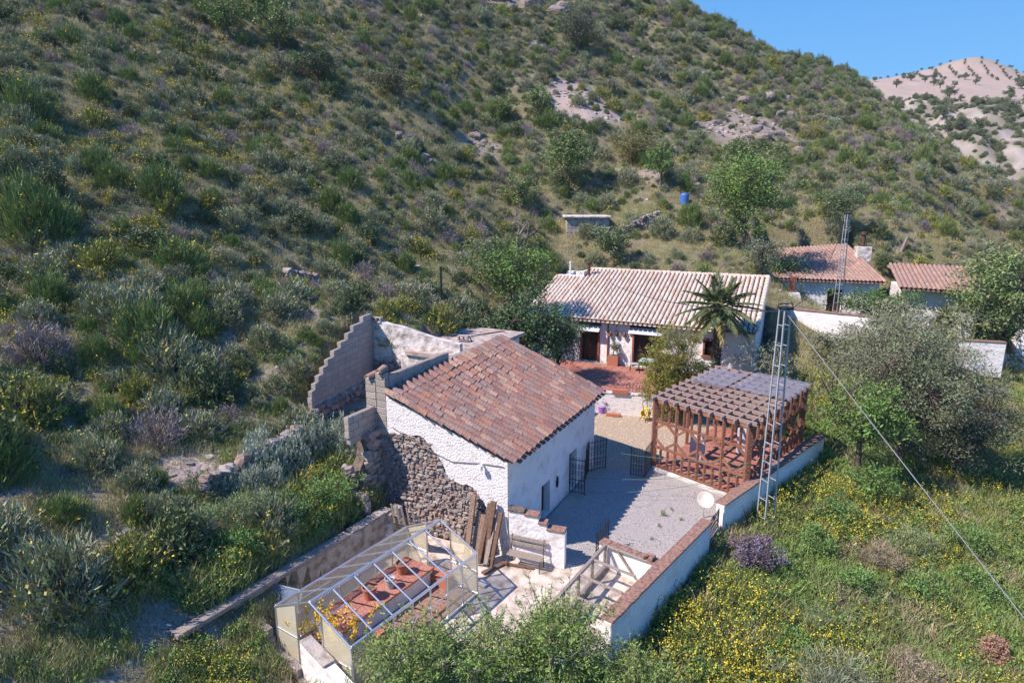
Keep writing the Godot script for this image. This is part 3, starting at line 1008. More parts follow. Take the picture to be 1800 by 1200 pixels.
func outbuilding() -> void:
	var t := thing("outbuilding", "white outbuilding with old terracotta roof and stone-patched gable", "outbuilding", OA, turn_of(HA))
	var front := MB.new()
	front.wall(0, 6.6, -0.3, 2.68, 0.35, [Rect2(2.16, 0.0, 0.62, 1.08), Rect2(4.3, 0.0, 0.66, 1.3)])
	part(t, "front_wall", front, M.plaster)
	for d in [[2.16, 0.62, 1.08], [4.3, 0.66, 1.3]]:
		var dr := MB.new()
		dr.box(Vector3(d[0] + d[1] * 0.5, d[2] * 0.5, -0.26), Vector3(d[1], d[2], 0.05))
		var dd := part(t, "door", dr, M.door_wood)
		var grille := MB.new()
		for i in 5: grille.tube([Vector3(d[0] + d[1] * (0.1 + 0.2 * i), 0.05, -0.2), Vector3(d[0] + d[1] * (0.1 + 0.2 * i), d[2] - 0.03, -0.2)], [0.011, 0.011], 5)
		part(dd, "grille", grille, M.iron)
	var core := MB.new()                         # gable core of earth and rubble, then far gable
	var gp4 := PackedVector2Array([Vector2(0.36, -0.3), Vector2(3.8, -0.3), Vector2(3.8, 3.86), Vector2(0.36, 2.74)])
	core.prism(gp4, Transform3D(Basis(Vector3.FORWARD, Vector3.UP, Vector3.RIGHT), Vector3(0.06, 0, 0)), 0.34)
	var cr := part(t, "gable_wall", core, M.earth)
	var far := MB.new()
	far.prism(PackedVector2Array([Vector2(0.36, -0.3), Vector2(3.8, -0.3), Vector2(3.8, 4.1), Vector2(0.36, 2.74)]), Transform3D(Basis(Vector3.FORWARD, Vector3.UP, Vector3.RIGHT), Vector3(6.25, 0, 0)), 0.35)
	part(t, "far_gable", far, M.plaster)
	var back := MB.new()
	back.box(Vector3(3.32, 1.75, -3.98), Vector3(6.6, 4.1, 0.34), 0.02)
	part(t, "rear_wall", back, M.mortar)
	rg.seed = 9
	var low := [Vector2(3.84, 2.84), Vector2(3.2, 2.9), Vector2(2.59, 2.88), Vector2(2.3, 2.58), Vector2(1.96, 2.25), Vector2(1.88, 1.88), Vector2(1.5, 1.8), Vector2(1.07, 1.77), Vector2(0.72, 1.44), Vector2(0.5, 0.9), Vector2(0.36, 0.3), Vector2(0.3, -0.3)]
	var edge := []
	for i in low.size() - 1:
		edge.append(low[i])
		for k in 4: edge.append(low[i].lerp(low[i + 1], (k + 1) / 5.0) + Vector2(jit(0.03), jit(0.05)))
	edge.append(low[-1])
	var poly := PackedVector2Array(edge)
	poly.append_array([Vector2(-0.01, -0.3), Vector2(-0.01, 2.66), Vector2(3.84, 3.93)])
	var pl := MB.new()
	pl.prism(poly, Transform3D(Basis(Vector3.FORWARD, Vector3.UP, Vector3.RIGHT), Vector3(-0.01, 0, 0)), 0.07)
	var plp := part(cr, "plaster", pl, M.roughcast)
	plp.set_meta("label", "lumpy white plaster left on the upper gable")
	var keep := func(x: float, y: float) -> bool:
		return not Geometry2D.is_point_in_polygon(Vector2(x, y), poly) and x > 0.3
	stone_field(cr, 0.3, 3.85, 0.0, 2.95, 0.145, Transform3D(Basis(Vector3.FORWARD, Vector3.UP, Vector3.RIGHT), Vector3(0.045, 0, 0)), keep, 21)
	var tints := []
	for q in M.tile_old: tints.append(q.albedo_color.srgb_to_linear())
	tile_slope(t, Vector3(-0.06, 2.74, 0.17), Vector3(6.66, 2.74, 0.17), Vector3(-0.06, 3.98, -3.78), Vector3(6.66, 4.26, -3.78), 23, 15, M.tile_old, tints, 300, 0.05, 31, 0.14)
	rg.seed = 32                                 # verge tiles along the near gable
	var lamp := MB.new()
	lamp.box(Vector3(-0.08, 2.5, -0.72), Vector3(0.16, 0.05, 0.05)); lamp.box(Vector3(-0.17, 2.46, -0.72), Vector3(0.1, 0.13, 0.14), 0.02)
	part(t, "wall_lamp", lamp, M.white_paint)
	var cab := MB.new()
	cab.tube([Vector3(-0.03, 3.03, -3.66), Vector3(-0.035, 2.62, -2.6), Vector3(-0.035, 2.38, -1.67), Vector3(-0.035, 2.5, -0.82), Vector3(-0.035, 2.55, -0.1)], [0.011, 0.011, 0.011, 0.011, 0.011], 5)
	part(t, "cable", cab, M.wood_grey)
	var orn := MB.new()
	orn.tube([Vector3(3.26, 0.62, 0.03), Vector3(3.23, 0.78, 0.05), Vector3(3.3, 0.92, 0.03), Vector3(3.26, 0.98, 0.02)], [0.03, 0.045, 0.03, 0.01], 6)
	part(t, "wall_ornament", orn, M.iron)
	# concrete-block parapet standing on the ridge
	var bw := thing("block_parapet", "grey concrete block parapet along the ridge of the old roof", "wall", OA, turn_of(HA))
	block_rows(bw, [[3.86, 0.2, 3.3], [4.06, 0.2, 3.3], [4.26, 0.2, 3.3]], Transform3D(Basis(), Vector3(0, 0, -3.94)), 41)
	var rub := MB.new()
	rub.box(Vector3(5.1, 4.12, -3.97), Vector3(3.2, 0.22, 0.3), 0.05)
	part(bw, "ridge_mortar", rub, M.mortar)
	# the pillar by the gable and the hanging block panel
	var pi := thing("block_pillar", "block pillar topped by two curved tiles at the gable's end", "pillar", OA, turn_of(HA))
	for k in 9:
		for c in [[-4.02, 0.85, 9], [-4.38, 0.95, 8]]:
			if k >= c[2]: continue
			part(pi, "block", blocks_m[k % 3], M.block[rg.randi() % 4], Transform3D(Basis(Vector3.UP, PI * 0.5 + jit(0.03)) * Basis.from_euler(Vector3(jit(0.02), 0, 0)).scaled(Vector3(c[1], 1.0, 1.15)), Vector3(0.08 + jit(0.012), 2.85 + k * 0.2, c[0])))
	for q in [[-4.02, 4.6, 0.25], [-4.38, 4.4, 0.0]]:
		part(pi, "tile", tile_m, M.tile_old[6], Transform3D(Basis(Vector3.UP, PI * 0.5 + q[2]), Vector3(0.06, q[1], q[0])))
	var pn := thing("block_wall", "short block panel jutting from the gable's left end over a dark hollow", "wall", OA, turn_of(HA))
	block_rows(pn, [[2.75, -1.1, 0.0], [2.95, -1.15, 0.0], [3.15, -1.15, 0.0], [3.35, -1.15, 0.0]], Transform3D(Basis(), Vector3(0, 0, -4.32)), 43)
	# rubble return wall below it
	var rw := thing("rubble_wall", "crumbling rubble wall below the block panel beside the gable", "wall", OA, turn_of(HA))
	var rc := MB.new()
	rc.prism(ragged([Vector2(0.0, -0.3), Vector2(0.0, 2.8), Vector2(-0.55, 2.8), Vector2(-0.7, 2.2), Vector2(-0.95, 1.9), Vector2(-1.05, 1.3), Vector2(-1.2, -0.3)], 0.25, 0.03), Transform3D(Basis(), Vector3(0, 0, -4.45)), 0.3)
	part(rw, "core", rc, M.earth)
	stone_field(rw, -1.2, 0.0, 0.3, 2.8, 0.24, Transform3D(Basis(), Vector3(0, 0, -4.14)), func(x: float, y: float) -> bool: return x > -0.6 - (2.8 - y) * 0.22, 44)
	stone_field(rw, -0.15, 0.15, 0.3, 2.0, 0.2, Transform3D(Basis(Vector3.FORWARD, Vector3.UP, Vector3.RIGHT), Vector3(-1.1, 0, -4.3)), func(_x, _y): return true, 45)
	# stepped block wall of the roofless room, its rear wall
	var sw := thing("stepped_block_wall", "tall stepped concrete block wall of the roofless ruin on the hillside", "wall", Vector3(-6.45, 2.2, -19.2), turn_of(16.0))
	var rows := []
	var starts := [0.1, 0.1, 0.15, 0.35, 0.55, 0.85, 1.15, 1.55, 2.0, 2.5, 2.9, 3.6]
	for k in 12: rows.append([0.55 + 0.2 * k, starts[k], 4.3 if k < 11 else 4.3])
	block_rows(sw, rows, Transform3D(), 46)
	var base := MB.new()
	base.box(Vector3(2.15, -0.15, -0.02), Vector3(4.4, 1.4, 0.34), 0.05)
	part(sw, "core", base, M.earth)
	stone_field(sw, -0.15, 4.2, -0.5, 0.6, 0.28, Transform3D(Basis(), Vector3(0, 0, 0.15)), func(_x, _y): return true, 47)
	var rear := thing("rendered_ruin_wall", "low whitish rear wall of the roofless ruin above rubble", "wall", Vector3(-5.25, 2.2, -23.35), turn_of(113.0))
	var rr := MB.new()
	rr.prism(ragged([Vector2(0, -0.5), Vector2(3.7, -0.5), Vector2(3.7, 2.1), Vector2(2.6, 2.25), Vector2(1.3, 2.55), Vector2(0, 2.7)], 0.4, 0.02), Transform3D(Basis(), Vector3(0, 0, -0.2)), 0.22)
	part(rear, "wall", rr, M.render_wall)
	stone_field(rear, 0.1, 3.6, -0.3, 1.5, 0.26, Transform3D(Basis(), Vector3(0, 0, 0.1)), func(x: float, y: float) -> bool: return y < 0.9 + 0.5 * sin(x * 2.0), 48)
	var cb := MB.new()
	cb.wall(-0.2, 0.2, 0, 0.2, 0.2, [Rect2(-0.15, 0.03, 0.13, 0.14), Rect2(0.02, 0.03, 0.13, 0.14)])
	single("hollow_block", cb, M.block[1], "loose hollow concrete block on the corner of the stepped wall", "block", Vector3(-5.05, 4.82, -23.2), turn_of(110.0))
	single("hollow_block", cb.mesh(), M.block[2], "loose hollow concrete block on the flat roof behind the ridge", "block", Vector3(-1.9, 3.98, -23.9), turn_of(100.0))
	# rubble heap inside the ruin
	rg.seed = 51
	var heap := thing("rubble_heap", "heap of fallen stones inside the roofless ruin", "rubble", Vector3(-3.6, 2.35, -20.7))
	for i in 150:
		var r := pow(rg.randf(), 0.6) * 1.6
		var an := rg.randf() * TAU
		var s := rg.randf_range(0.12, 0.32)
		part(heap, "stone", stones[i % 10], M.stone[i % 5], Transform3D(Basis.from_euler(Vector3(jit(3), jit(3), jit(3))).scaled(Vector3(s, s * 0.7, s * 0.9)), Vector3(cos(an) * r * 0.7 - sin(an) * r * 0.3, 0.65 * (1.0 - r / 1.8) + 0.1 * rg.randf(), sin(an) * r)))
	# flat roofed annex behind
	var an2 := thing("flat_roof_annex", "flat pinkish concrete roof behind the old tiled ridge", "building", OA, turn_of(HA))
	var aw := MB.new()
	aw.box(Vector3(7.0, 1.9, -5.6), Vector3(4.6, 3.76, 2.6), 0.02)
	part(an2, "wall", aw, M.render_wall)
	var ar := MB.new()
	ar.slab([Vector2(4.6, -4.2), Vector2(9.6, -4.2), Vector2(9.6, -7.1), Vector2(6.4, -7.4), Vector2(4.6, -6.6)], 3.79, 3.93)
	part(an2, "roof", ar, M.slab)
	var hose := MB.new()
	hose.tube([Vector3(7.0, 3.95, -5.2), Vector3(7.6, 3.97, -5.7), Vector3(8.5, 3.96, -5.4), Vector3(9.3, 3.95, -5.0)], [0.02, 0.02, 0.02, 0.02], 5)
	single("black_hose", hose, M.wire, "thin black hose lying across the flat concrete roof", "hose", OA, turn_of(HA))

# ---------------------------------------------------------------- yard
func coping(parent: Node3D, a: Vector3, b: Vector3, w: float, h: float, n: int, m: Material, sd: int) -> void:
	rg.seed = sd
	for i in n:
		var mb := MB.new()
		var p := a.lerp(b, (i + 0.008) / n); var q := a.lerp(b, (i + 0.992) / n)
		mb.bar(p + Vector3.UP * jit(0.006), q + Vector3.UP * jit(0.006), w + jit(0.012), h, 0.01)
		part(parent, "coping_brick", mb, m)

func garden_wall(called: String, label: String, a: Vector3, b: Vector3, top: float, bottom: float, th: float, bricks: int) -> Node3D:
	var t := thing(called, label, "wall", Vector3(a.x, 0, a.z))
	var e := b - a
	var mb := MB.new()
	var m := (top + bottom) * 0.5
	mb.bar(Vector3(0, m, 0), Vector3(e.x, m, e.z), th, top - bottom, 0.015)
	part(t, "wall", mb, M.plaster)
	coping(t, Vector3(0, top + 0.03, 0), Vector3(e.x, top + 0.03, e.z), th + 0.08, 0.06, bricks, M.brick, int(a.x * 100))
	return t

func yard() -> void:
	var mb := MB.new()
	mb.slab([Vector2(-4.6, -13.4), Vector2(-5.15, -11.75), Vector2(-3.3, -10.1), Vector2(-2.0, -9.9), Vector2(2.0, -11.8), Vector2(3.7, -14.1), Vector2(1.5, -15.0), Vector2(0.0, -15.3), Vector2(-3.5, -17.0), Vector2(-3.9, -16.4)], -1.6, -0.01)
	structure("concrete_yard", mb, M.yard)
	mb = MB.new()
	mb.slab([Vector2(0.0, -15.3), Vector2(1.5, -15.0), Vector2(3.7, -14.1), Vector2(5.6, -16.3), Vector2(6.3, -17.2), Vector2(8.0, -18.9), Vector2(6.5, -19.2), Vector2(4.9, -21.0), Vector2(2.6, -20.6), Vector2(2.0, -19.3)], -1.6, 0.0)
	structure("gravel_court", mb, M.gravel)
	mb = MB.new()
	mb.slab([Vector2(2.6, -20.6), Vector2(4.9, -21.0), Vector2(5.2, -21.4), Vector2(8.8, -25.4), Vector2(8.8, -26.6), Vector2(3.2, -27.3), Vector2(1.5, -24.2), Vector2(2.7, -21.4)], -1.6, 0.0)
	structure("gravel_path", mb, M.gravel_warm)
	# scattered pebbles catching light on both gravels
	rg.seed = 61
	var ps := []
	for i in 9000:
		var x := rg.randf_range(0.5, 8.0); var z := rg.randf_range(-27.0, -14.4)
		var p := Vector2(x, z)
		var ing := Geometry2D.is_point_in_polygon(p, PackedVector2Array([Vector2(1.0, -16.4), Vector2(1.7, -15.0), Vector2(3.7, -14.2), Vector2(6.4, -17.4), Vector2(6.0, -19.2), Vector2(4.9, -21.0), Vector2(3.0, -20.9)]))
		var inw := Geometry2D.is_point_in_polygon(p, PackedVector2Array([Vector2(3.0, -21.2), Vector2(5.0, -21.3), Vector2(7.5, -25.2), Vector2(6.0, -26.3), Vector2(3.4, -26.9)]))
		if not (ing or inw): continue
		var s := rg.randf_range(0.02, 0.055)
		ps.append([xf(Vector3(x, 0.006, z), Vector3(s, s * 0.6, s), 0.4), jcol(Color(0.40, 0.37, 0.355) if ing else Color(0.60, 0.47, 0.335), 0.3)])
	var pm := stones[0].duplicate() as ArrayMesh
	pm.surface_set_material(0, M.petal)
	scatter("pebbles", pm, ps, "loose pebbles strewn over the gravel court", "pebbles")
	# side walls
	garden_wall("courtyard_wall", "white courtyard wall with brick coping nearest the camera, beside the cold frame", Vector3(1.98, 0, -11.75), Vector3(5.36, 0, -16.0), 0.66, -1.9, 0.24, 18)
	garden_wall("courtyard_wall", "long white wall with brick coping beside the wooden pergola", Vector3(6.06, 0, -17.02), Vector3(11.6, 0, -22.55), 0.64, -1.9, 0.26, 26)
	var cw := garden_wall("cross_wall", "short white cross wall behind the netted cold frame", Vector3(2.32, 0, -15.0), Vector3(3.55, 0, -13.95), 0.64, -0.3, 0.2, 6)
	var lb := MB.new()
	lb.box(Vector3.ZERO, Vector3(0.23, 0.09, 0.11))
	for q in [[3.3, 0.755, -14.1, 0.3], [3.42, 0.755, -14.02, 0.9]]:
		single("loose_brick", lb, M.brick, "loose brick lying on the coping where the cross wall meets the courtyard wall", "brick", Vector3(q[0], q[1], q[2]), q[3], "loose bricks on the cross wall")
	# stub wall at the outbuilding's corner, stepped
	var sw := thing("stepped_stub_wall", "white stub wall with stepped brick top between bench and court", "wall", Vector3(-0.05, 0, -15.32), turn_of(108.0))
	var w := MB.new()
	w.prism(PackedVector2Array([Vector2(0, -0.2), Vector2(1.5, -0.2), Vector2(1.5, 1.0), Vector2(1.02, 1.0), Vector2(1.02, 1.14), Vector2(0.8, 1.14), Vector2(0.8, 1.32), Vector2(0.42, 1.32), Vector2(0.42, 1.38), Vector2(0, 1.38)]), Transform3D(Basis(), Vector3(0, 0, -0.1)), 0.2)
	part(sw, "wall", w, M.plaster)
	for q in [[1.26, 1.03, 0.5], [0.91, 1.17, 0.24], [0.61, 1.35, 0.4], [0.2, 1.41, 0.44]]:
		var cb := MB.new()
		cb.box(Vector3(q[0], q[1], 0), Vector3(q[2], 0.06, 0.27), 0.01)
		part(sw, "coping_brick", cb, M.brick if q[0] > 0.3 else M.earth)
	# bench
	var bn := thing("bench", "weathered wooden bench with iron legs against the stub wall", "bench", Vector3(0.42, 0, -15.02), turn_of(112.0))
	for k in 3:
		var b := MB.new()
		b.box(Vector3(0, 0.34 + 0.0 * k, 0.12 + 0.1 * k), Vector3(0.95, 0.025, 0.085))
		part(bn, "seat_slat", b, M.wood_grey)
	for k in 2:
		var b := MB.new()
		b.cham(Transform3D(Basis(Vector3.RIGHT, -0.12), Vector3(0, 0.52 + 0.16 * k, 0.03 - 0.02 * k)), Vector3(0.98, 0.11, 0.022))
		part(bn, "back_slat", b, M.wood_grey)
	for s in [-0.44, 0.44]:
		var b := MB.new()
		b.tube([Vector3(s, 0, 0.36), Vector3(s, 0.34, 0.34), Vector3(s, 0.33, 0.07), Vector3(s, 0.76, 0.0)], [0.014, 0.014, 0.014, 0.014], 6)
		b.tube([Vector3(s, 0, 0.02), Vector3(s, 0.33, 0.07)], [0.014, 0.014], 6)
		part(bn, "leg", b, M.iron_rust)
	# planks leaning on the gable
	rg.seed = 71
	var pm2 := ["wood_brown", "wood_board", "wood_grey", "wood_board", "wood_brown", "wood_brown", "wood_grey", "wood_brown"]
	var look := ["dark brown", "brown", "grey weathered", "reddish brown", "thick dark", "narrow dark", "pale grey", "short brown"]
	for i in 8:
		var off := i * 0.115
		var foot := OA + hdir(HA + 180.0) * (0.62 + jit(0.1)) + hdir(HA - 90.0) * (0.98 - off) + Vector3.UP * 0.0
		var hh := 1.25 + 0.5 * sin(i * 1.7) * 0.5 + rg.randf() * 0.25
		var head := OA + hdir(HA + 180.0) * 0.14 + hdir(HA - 90.0) * (1.0 - off + jit(0.1)) + Vector3.UP * hh
		var b := MB.new()
		b.bar(foot - foot, head - foot, 0.13 + jit(0.03), 0.045 + 0.03 * (i % 2), 0.006, hdir(HA + 180.0))
		single("plank", b, M[pm2[i]], "%s plank, number %d from the left leaning on the gable" % [look[i], i + 1], "plank", foot, 0.0, "planks leaning on the gable")
	var pole := MB.new()
	pole.tube([Vector3(0, 0, 0), Vector3(0.52, 1.36, -0.5)], [0.018, 0.018], 7)
	single("pole", pole, M.white_paint, "thin white pole leaning in front of the brown planks", "pole", OA + Vector3(-1.05, 0.01, -0.02) )
	# pallet
	var pt := thing("pallet", "pale wooden pallet leaning against the stone gable", "pallet", OA + hdir(HA + 180.0) * 0.75 + hdir(HA - 90.0) * 2.45, turn_of(HA - 90.0))
	var lean := Transform3D(Basis(Vector3.RIGHT, -0.42), Vector3.ZERO)
	for k in 8:
		var b := MB.new()
		b.cham(lean * at(Vector3(0, 0.1 + 0.145 * k, 0.06)), Vector3(0.95, 0.085, 0.02))
		part(pt, "slat", b, M.wood_pale)
	for s in [-0.42, 0.0, 0.42]:
		var b := MB.new()
		b.cham(lean * at(Vector3(s, 0.61, 0.0)), Vector3(0.08, 1.22, 0.09))
		part(pt, "bearer", b, M.wood_grey)
	for k in 5:
		var b := MB.new()
		b.bar(Vector3(-0.4 + 0.17 * k, 0.9, -0.5), Vector3(-0.38 + 0.17 * k + jit(0.03), 1.5, -0.62), 0.07, 0.02)
		single("lath", b, M.wood_grey, "thin grey lath standing behind the pallet against the stones", "lath", pt.position, turn_of(HA - 90.0), "laths behind the pallet")
	# boards on the ground
	for q in [[Vector3(-0.75, 0.03, -14.5), Vector3(-0.12, 0.03, -15.05), 0.13, "wood_brown", "dark board lying on the concrete below the planks"], [Vector3(-0.3, 0.06, -14.95), Vector3(0.55, 0.03, -14.72), 0.06, "wood_brown", "thin dark stick on the concrete before the bench"], [Vector3(-0.95, 0.04, -14.2), Vector3(-0.62, 0.04, -13.98), 0.2, "block", "pale flat slab lying on the concrete near the greenhouse"]]:
		var b := MB.new()
		b.bar(Vector3.ZERO, q[1] - q[0], q[2], 0.05)
		single("board", b, M[q[3]] if q[3] != "block" else M.render_wall, q[4], "board", q[0])
	# cold frame
	var cf := thing("cold_frame", "grey timber cold frame with wire mesh against the courtyard wall", "cold frame", Vector3(1.16, 0, -12.75))
	var A0 := Vector3(0, 0.7, 0); var A1 := Vector3(1.22, 0.7, -1.95)
	var Bd := Vector3(0.95, -0.02, 0.72)
	var ad := (A1 - A0)
	var bm := MB.new(); bm.bar(A0 - ad * 0.25, A1, 0.08, 0.08); part(cf, "front_rail", bm, M.wood_grey)
	bm = MB.new(); bm.bar(A0 - ad * 0.25 - Vector3.UP * 0.64, A1 - Vector3.UP * 0.64, 0.1, 0.12); part(cf, "sole_plate", bm, M.wood_grey)
	for k in 4:
		var p := A0 + ad * (k / 3.0)
		bm = MB.new(); bm.bar(p - Vector3.UP * 0.68, p - Vector3.UP * 0.04, 0.075, 0.075); part(cf, "post", bm, M.wood_grey)
		bm = MB.new(); bm.bar(p, p + Bd * 0.97, 0.06, 0.05); part(cf, "crossbar", bm, M.wood_grey)
	for k in 3:
		var p := A0 + ad * (k / 3.0 + 0.03); var q := A0 + ad * (k / 3.0 + 0.3)
		bm = MB.new(); bm.quad(p - Vector3.UP * 0.6, q - Vector3.UP * 0.6, q - Vector3.UP * 0.05, p - Vector3.UP * 0.05); part(cf, "mesh_panel", bm, M.mesh)
	bm = MB.new(); bm.bar(A1 + Bd * 0.3 - Vector3.UP * 0.05, A1 + Bd * 0.75 - Vector3.UP * 0.62, 0.05, 0.05); part(cf, "brace", bm, M.wood_grey)
	# gates
	gate("garden_gate", "black iron arched gate leaf standing open beside the cross wall", Vector3(2.2, 0, -15.05), Vector3(2.62, 0, -15.75), 0.78, 7, true)
	gate("garden_gate", "small dark iron gate in the gap of the courtyard wall", Vector3(5.5, -0.3, -16.15), Vector3(5.98, -0.3, -16.88), 0.85, 8, false)
	gate("iron_gate", "black iron gate leaf open before the outbuilding's far door", Vector3(1.86, 0, -19.05), Vector3(2.32, 0, -18.86), 1.22, 5, false)
	gate("iron_gate", "black iron gate leaf folded along the outbuilding's far end", Vector3(2.62, 0, -20.6), Vector3(2.5, 0, -20.05), 1.08, 5, false)
	gate("iron_gate", "black scrolled iron gate leaf facing the gravel at the outbuilding's far corner", Vector3(2.66, 0, -20.64), Vector3(3.3, 0, -20.95), 1.12, 6, false)
	gate("iron_gate", "black scrolled iron gate leaf open in the middle of the court", Vector3(4.08, 0, -20.38), Vector3(4.5, 0, -20.2), 1.0, 5, false)
	gate("iron_gate", "black iron gate leaf hinged on the pergola's corner post", Vector3(4.55, 0, -20.22), Vector3(4.92, 0, -20.95), 1.05, 6, false)
	# dish
	var ds := thing("satellite_dish", "round cream satellite dish tilted up behind the end of the long wall", "satellite dish", Vector3(5.72, 0, -17.35))
	var dm := MB.new()
	var prof := []
	for k in 7: prof.append([0.235 * k / 6.0, 0.05 * pow(k / 6.0, 2)])
	dm.lathe(prof, Vector3.ZERO, 28)
	dm.lathe([[0.235, 0.05], [0.245, 0.045], [0.235, 0.03], [0.0, -0.02]], Vector3.ZERO, 28)
	part(ds, "reflector", dm, M.cream, Transform3D(Basis(Vector3.RIGHT, 0.85), Vector3(0, 0.62, 0)))
	var stem := MB.new(); stem.tube([Vector3(0, 0, -0.12), Vector3(0, 0.62, -0.06)], [0.02, 0.02], 7); part(ds, "stand", stem, M.steel)
	# clothes lines with pegs
	var pe := Vector3(7.3, 1.35, -18.35)
	for q in [[Vector3(2.35, 1.25, -19.9), pe, "upper", 0.12], [Vector3(2.33, 0.62, -18.9), pe + Vector3.DOWN * 0.1, "middle", 0.22], [Vector3(1.7, 0.28, -18.6), pe + Vector3.DOWN * 0.35, "lowest", 0.25]]:
		var cl := MB.new()
		var pts := []; var rr := []
		for k in 13:
			var s := k / 12.0
			pts.append((q[1] - q[0]) * s + Vector3.DOWN * q[3] * sin(PI * s)); rr.append(0.007)
		cl.tube(pts, rr, 4)
		single("clothes_line", cl, M.wire_green, "%s green clothes line strung across the court to the pergola" % q[2], "clothes line", q[0])
	var pg := MB.new(); pg.tube([Vector3(0, 0, 0), Vector3(0, -0.14, 0)], [0.014, 0.01], 5)
	single("clothes_peg", pg, M.white_paint, "white peg hanging from the middle clothes line", "peg", Vector3(4.15, 0.40, -18.72))

func gate(called: String, label: String, a: Vector3, b: Vector3, h: float, n: int, arch: bool) -> void:
	var t := thing(called, label, "gate", a)
	var e := b - a
	for i in n + 1:
		var p := e * (float(i) / n)
		var hh := h + (0.22 * sin(PI * (0.15 + 0.7 * i / n)) if arch else 0.0)
		var mb := MB.new()
		var th := 0.018 if i == 0 or i == n else 0.0085
		mb.tube([p + Vector3.UP * 0.03, p + Vector3.UP * hh], [th, th], 6)
		if not arch: mb.tube([p + Vector3.UP * hh, p + Vector3.UP * (hh + 0.09)], [0.016, 0.002], 5)
		part(t, "bar", mb, M.iron)
	for y in [0.1, h * 0.42, h - 0.03]:
		var mb := MB.new()
		mb.tube([Vector3.UP * y, e + Vector3.UP * y], [0.012, 0.012], 6)
		part(t, "rail", mb, M.iron)
	var sc := MB.new()
	var d := e.normalized()
	for i in n:
		for yy in [h * 0.26, h * 0.62, h * 0.8]:
			var c: Vector3 = e * ((i + 0.5) / n) + Vector3.UP * float(yy)
			var pts := []; var rr := []
			for k in 9:
				var an := TAU * k / 8.0
				pts.append(c + d * cos(an) * e.length() / n * 0.4 + Vector3.UP * sin(an) * 0.075); rr.append(0.006)
			sc.tube(pts, rr, 4, false)
	part(t, "scrollwork", sc, M.iron)

# ---------------------------------------------------------------- greenhouse and its surroundings
const GO := Vector3(-4.89, 0, -11.65)
const HG := 33.8

